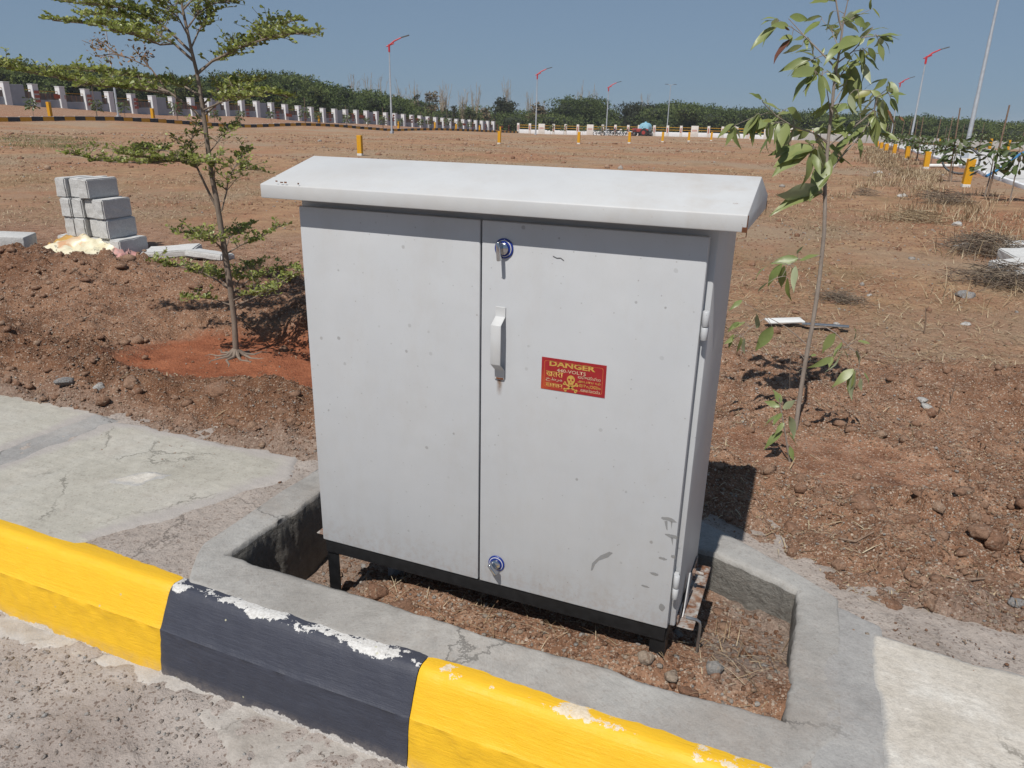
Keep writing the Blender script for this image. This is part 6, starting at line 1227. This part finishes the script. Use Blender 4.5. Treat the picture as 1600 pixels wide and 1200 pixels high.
for k in range(19):
    y = 38.5+5.0*k+(k % 3)*.8; P = G(-60.9-.5*(k % 2), y); sapling(P, 1.45 if k % 4 else 1.7, 'young sapling, %s from the left behind the far striped kerb' % ORD[k], 'saplings behind the far striped kerb', k, k % 2 == 0)
for k, (u, d) in enumerate([(880, 120), (910, 122), (860, 112), (975, 126), (938, 122)]):
    P = atdepth(u, 207, d); sapling(G(P.x, P.y), 1.4, 'small sapling before the far rail wall, %s from the left' % ORD[[1, 2, 0, 4, 3][k]], 'saplings before the far rail wall', k, False)

# ---- water tank trailer, tractor, motorcycles far behind the field
def tank(px, by, d):
    P0 = atdepth(px, by, d); P = G(P0.x, P0.y); r = empty('water_tank_trailer', P, 'light blue water tanker trailer parked before the far wall', 'trailer'); bl = simple('tank_blue', (.30, .58, .72), .5, .08, 3)
    m = MB(); n = 20; prof_ = [(math.cos(a)*.95, 1.45+math.sin(a)*.95) for a in [k*2*math.pi/n for k in range(n)]]; m.prism([(x, z) for x, z in prof_], 1, -1.6, 1.6); t = m.build('tank', bl, r, .05, 2); t.location = (P.x, P.y, P.z); t.matrix_parent_inverse = Matrix.Translation(P).inverted()
    m = MB(); m.tube([(P.x, P.y, P.z+2.35), (P.x, P.y, P.z+2.6)], .25, 14); m.build('hatch', bl, r, 0, 1, True); bx('chassis', (P.x, P.y, P.z+.65), (1.3, 4.2, .18), MAT['darksteel'], r, .01)
    for s in (-1, 1):
        for yy in (-.6, .6):
            m = MB(); m.tube([(P.x+s*.85, P.y+yy, P.z+.42), (P.x+s*1.1, P.y+yy, P.z+.42)], .42, 18); wv = m.build('wheel', MAT['tyre'], r, .03, 1, True); m = MB(); m.tube([(P.x+s*1.08, P.y+yy, P.z+.42), (P.x+s*1.115, P.y+yy, P.z+.42)], .2, 12); m.build('rim', MAT['postwhite'], wv)
MAT['tyre'] = simple('tyre_rubber', (.025, .025, .026), .85, .2, 8)
tank(1008, 207, 143)
def tractor(px, by, d):
    P0 = atdepth(px, by, d); P = G(P0.x, P0.y); r = empty('tractor', P, 'small red tractor in front of the water tank', 'tractor'); red = simple('tractor_red', (.38, .05, .045), .5, .1, 5)
    bx('bonnet', (P.x-.9, P.y, P.z+1.05), (1.6, .6, .6), red, r, .08); bx('mudguard', (P.x+.55, P.y-.55, P.z+1.15), (1.1, .3, .35), red, r, .08); bx('mudguard', (P.x+.55, P.y+.55, P.z+1.15), (1.1, .3, .35), red, r, .08); bx('seat', (P.x+.55, P.y, P.z+1.25), (.45, .5, .4), MAT['tyre'], r, .05); bx('axle_housing', (P.x, P.y, P.z+.7), (2.2, .35, .35), MAT['darksteel'], r, .03)
    for (dx, rad, wy) in ((.6, .68, .75), (-1.3, .40, .62)):
        for s in (-1, 1): m = MB(); m.tube([(P.x+dx, P.y+s*(wy-.14), P.z+rad), (P.x+dx, P.y+s*(wy+.14), P.z+rad)], rad, 20); wv = m.build('wheel', MAT['tyre'], r, .04, 1, True); m = MB(); m.tube([(P.x+dx, P.y+s*(wy+.13), P.z+rad), (P.x+dx, P.y+s*(wy+.16), P.z+rad)], rad*.5, 12); m.build('rim', red, wv)
    m = MB(); m.tube([(P.x-.1, P.y, P.z+1.3), (P.x+.15, P.y, P.z+1.65)], .02, 5); m.tube([(P.x+.15+.2*math.cos(a)*.3, P.y+.2*math.sin(a), P.z+1.65+.06*math.cos(a)) for a in [k*.52 for k in range(13)]], .02, 5); m.build('steering_wheel', MAT['tyre'], r); m = MB(); m.tube([(P.x-1.1, P.y+.2, P.z+1.3), (P.x-1.1, P.y+.2, P.z+2.0)], .04, 6); m.build('exhaust', MAT['darksteel'], r)
tractor(1002, 208, 138)
def motorcycle(px, by, d, col, label, k):
    P0 = atdepth(px, by, d); P = G(P0.x, P0.y); r = empty('motorcycle', P, label, 'motorcycle', 'parked motorcycles'); body = simple('bike_paint', col, .4, .1, 6); a = -YAW+.5*(k % 3-1); D = Vector((math.cos(a), math.sin(a), 0)); U = Vector((0, 0, 1)); S = 1.25
    def pt(u, z, w=0): return P + D*u*S + U*z*S + D.cross(U)*w
    for u in (-.62, .62):
        m = MB(); n = 18; m.tube([pt(u+.28*math.cos(q*2*math.pi/n), .31+.28*math.sin(q*2*math.pi/n)) for q in range(n+1)], .055, 6, False); m.build('wheel', MAT['tyre'], r, 0, 1, True)
    m = MB(); m.tube([pt(-.62, .31), pt(-.1, .42), pt(.3, .8), pt(.62, .31)], .045, 6); m.tube([pt(-.62, .31), pt(-.35, .72), pt(.3, .8)], .035, 6); m.build('frame', MAT['darksteel'], r); m = MB(); m.tube([pt(-.02, .78), pt(.15, .88), pt(.34, .84)], [.09, .15, .08], 10); m.build('fuel_tank', body, r, 0, 1, True); m = MB(); m.tube([pt(-.62, .80), pt(-.3, .78), pt(-.02, .76)], [.07, .10, .08], 8); m.build('seat', MAT['tyre'], r, 0, 1, True)
    m = MB(); m.tube([pt(.30, 1.02, -.36), pt(.40, 1.0), pt(.30, 1.02, .36)], .02, 6); m.tube([pt(.40, 1.0), pt(.62, .31)], .03, 6); m.build('handlebar', MAT['darksteel'], r); m = MB(); m.tube([pt(-.1, .3), pt(.12, .35), pt(.1, .58)], [.12, .15, .1], 8); m.build('engine', MAT['plainsteel'], r)
for k, (px, c, nm) in enumerate([(936, (.05, .05, .06), 'black'), (948, (.35, .36, .38), 'silver'), (958, (.05, .06, .12), 'dark blue'), (968, (.62, .62, .62), 'white'), (978, (.04, .04, .045), 'dark'), (990, (.10, .04, .04), 'maroon')]):
    motorcycle(px, 209, 132+k % 3, c, 'parked %s motorcycle, %s from the left in the row before the tank' % (nm, ORD[k]), k)
# ---- pipes on the verge of the white road
P = gat(1545, 284, False); m = MB(); bp = simple('blue_pipe', (.05, .20, .42), .5, .1, 6); m.tube([P+Vector((-.1, 0, .15)), P+Vector((.25, .3, .35)), P+Vector((.8, .9, .78)), P+Vector((1.2, 1.3, .95))], .04, 8); tag(m.build('water_pipe', bp, None, 0, 1, True), 'blue plastic pipe sloping up behind the nearest saplings', 'pipe')
P = gat(1497, 272, False); m = MB(); m.tube([P+Vector((.55*math.cos(a), .25*math.sin(a), .45+.42*math.sin(a))) for a in [k*math.pi/12 for k in range(-2, 20)]], .035, 8); tag(m.build('hose', simple('black_hose', (.03, .035, .045), .5, .1, 6), None, 0, 1, True), 'looped black hose beside the lamp pole', 'hose')
P = gat(1462, 262, False); m = MB(); m.tube([P+Vector((-.3, -.4, .08)), P+Vector((.7, -.4, .12))], .07, 10); tag(m.build('pipe_length', MAT['postwhite'], None, 0, 1, True), 'short white pipe lying by the second marker post', 'pipe')

# ---- the air: faint dry-season haze
hz = MB(); hz.box((CAM.x, CAM.y, 4.0), (7400, 7400, 17)); hzo = hz.build('haze', None); hzo.data.materials.clear()
t = bpy.data.materials.new('haze_air'); t.use_nodes = True; t.node_tree.nodes.clear(); ou = t.node_tree.nodes.new('ShaderNodeOutputMaterial'); pv = t.node_tree.nodes.new('ShaderNodeVolumePrincipled')
pv.inputs['Color'].default_value = (.80, .86, .93, 1); pv.inputs['Density'].default_value = HAZE; pv.inputs['Anisotropy'].default_value = 0.0; t.node_tree.links.new(pv.outputs[0], ou.inputs['Volume']); hzo.data.materials.append(t); tag(hzo, 'thin pale haze in the air over the plots', None, None, 'stuff')
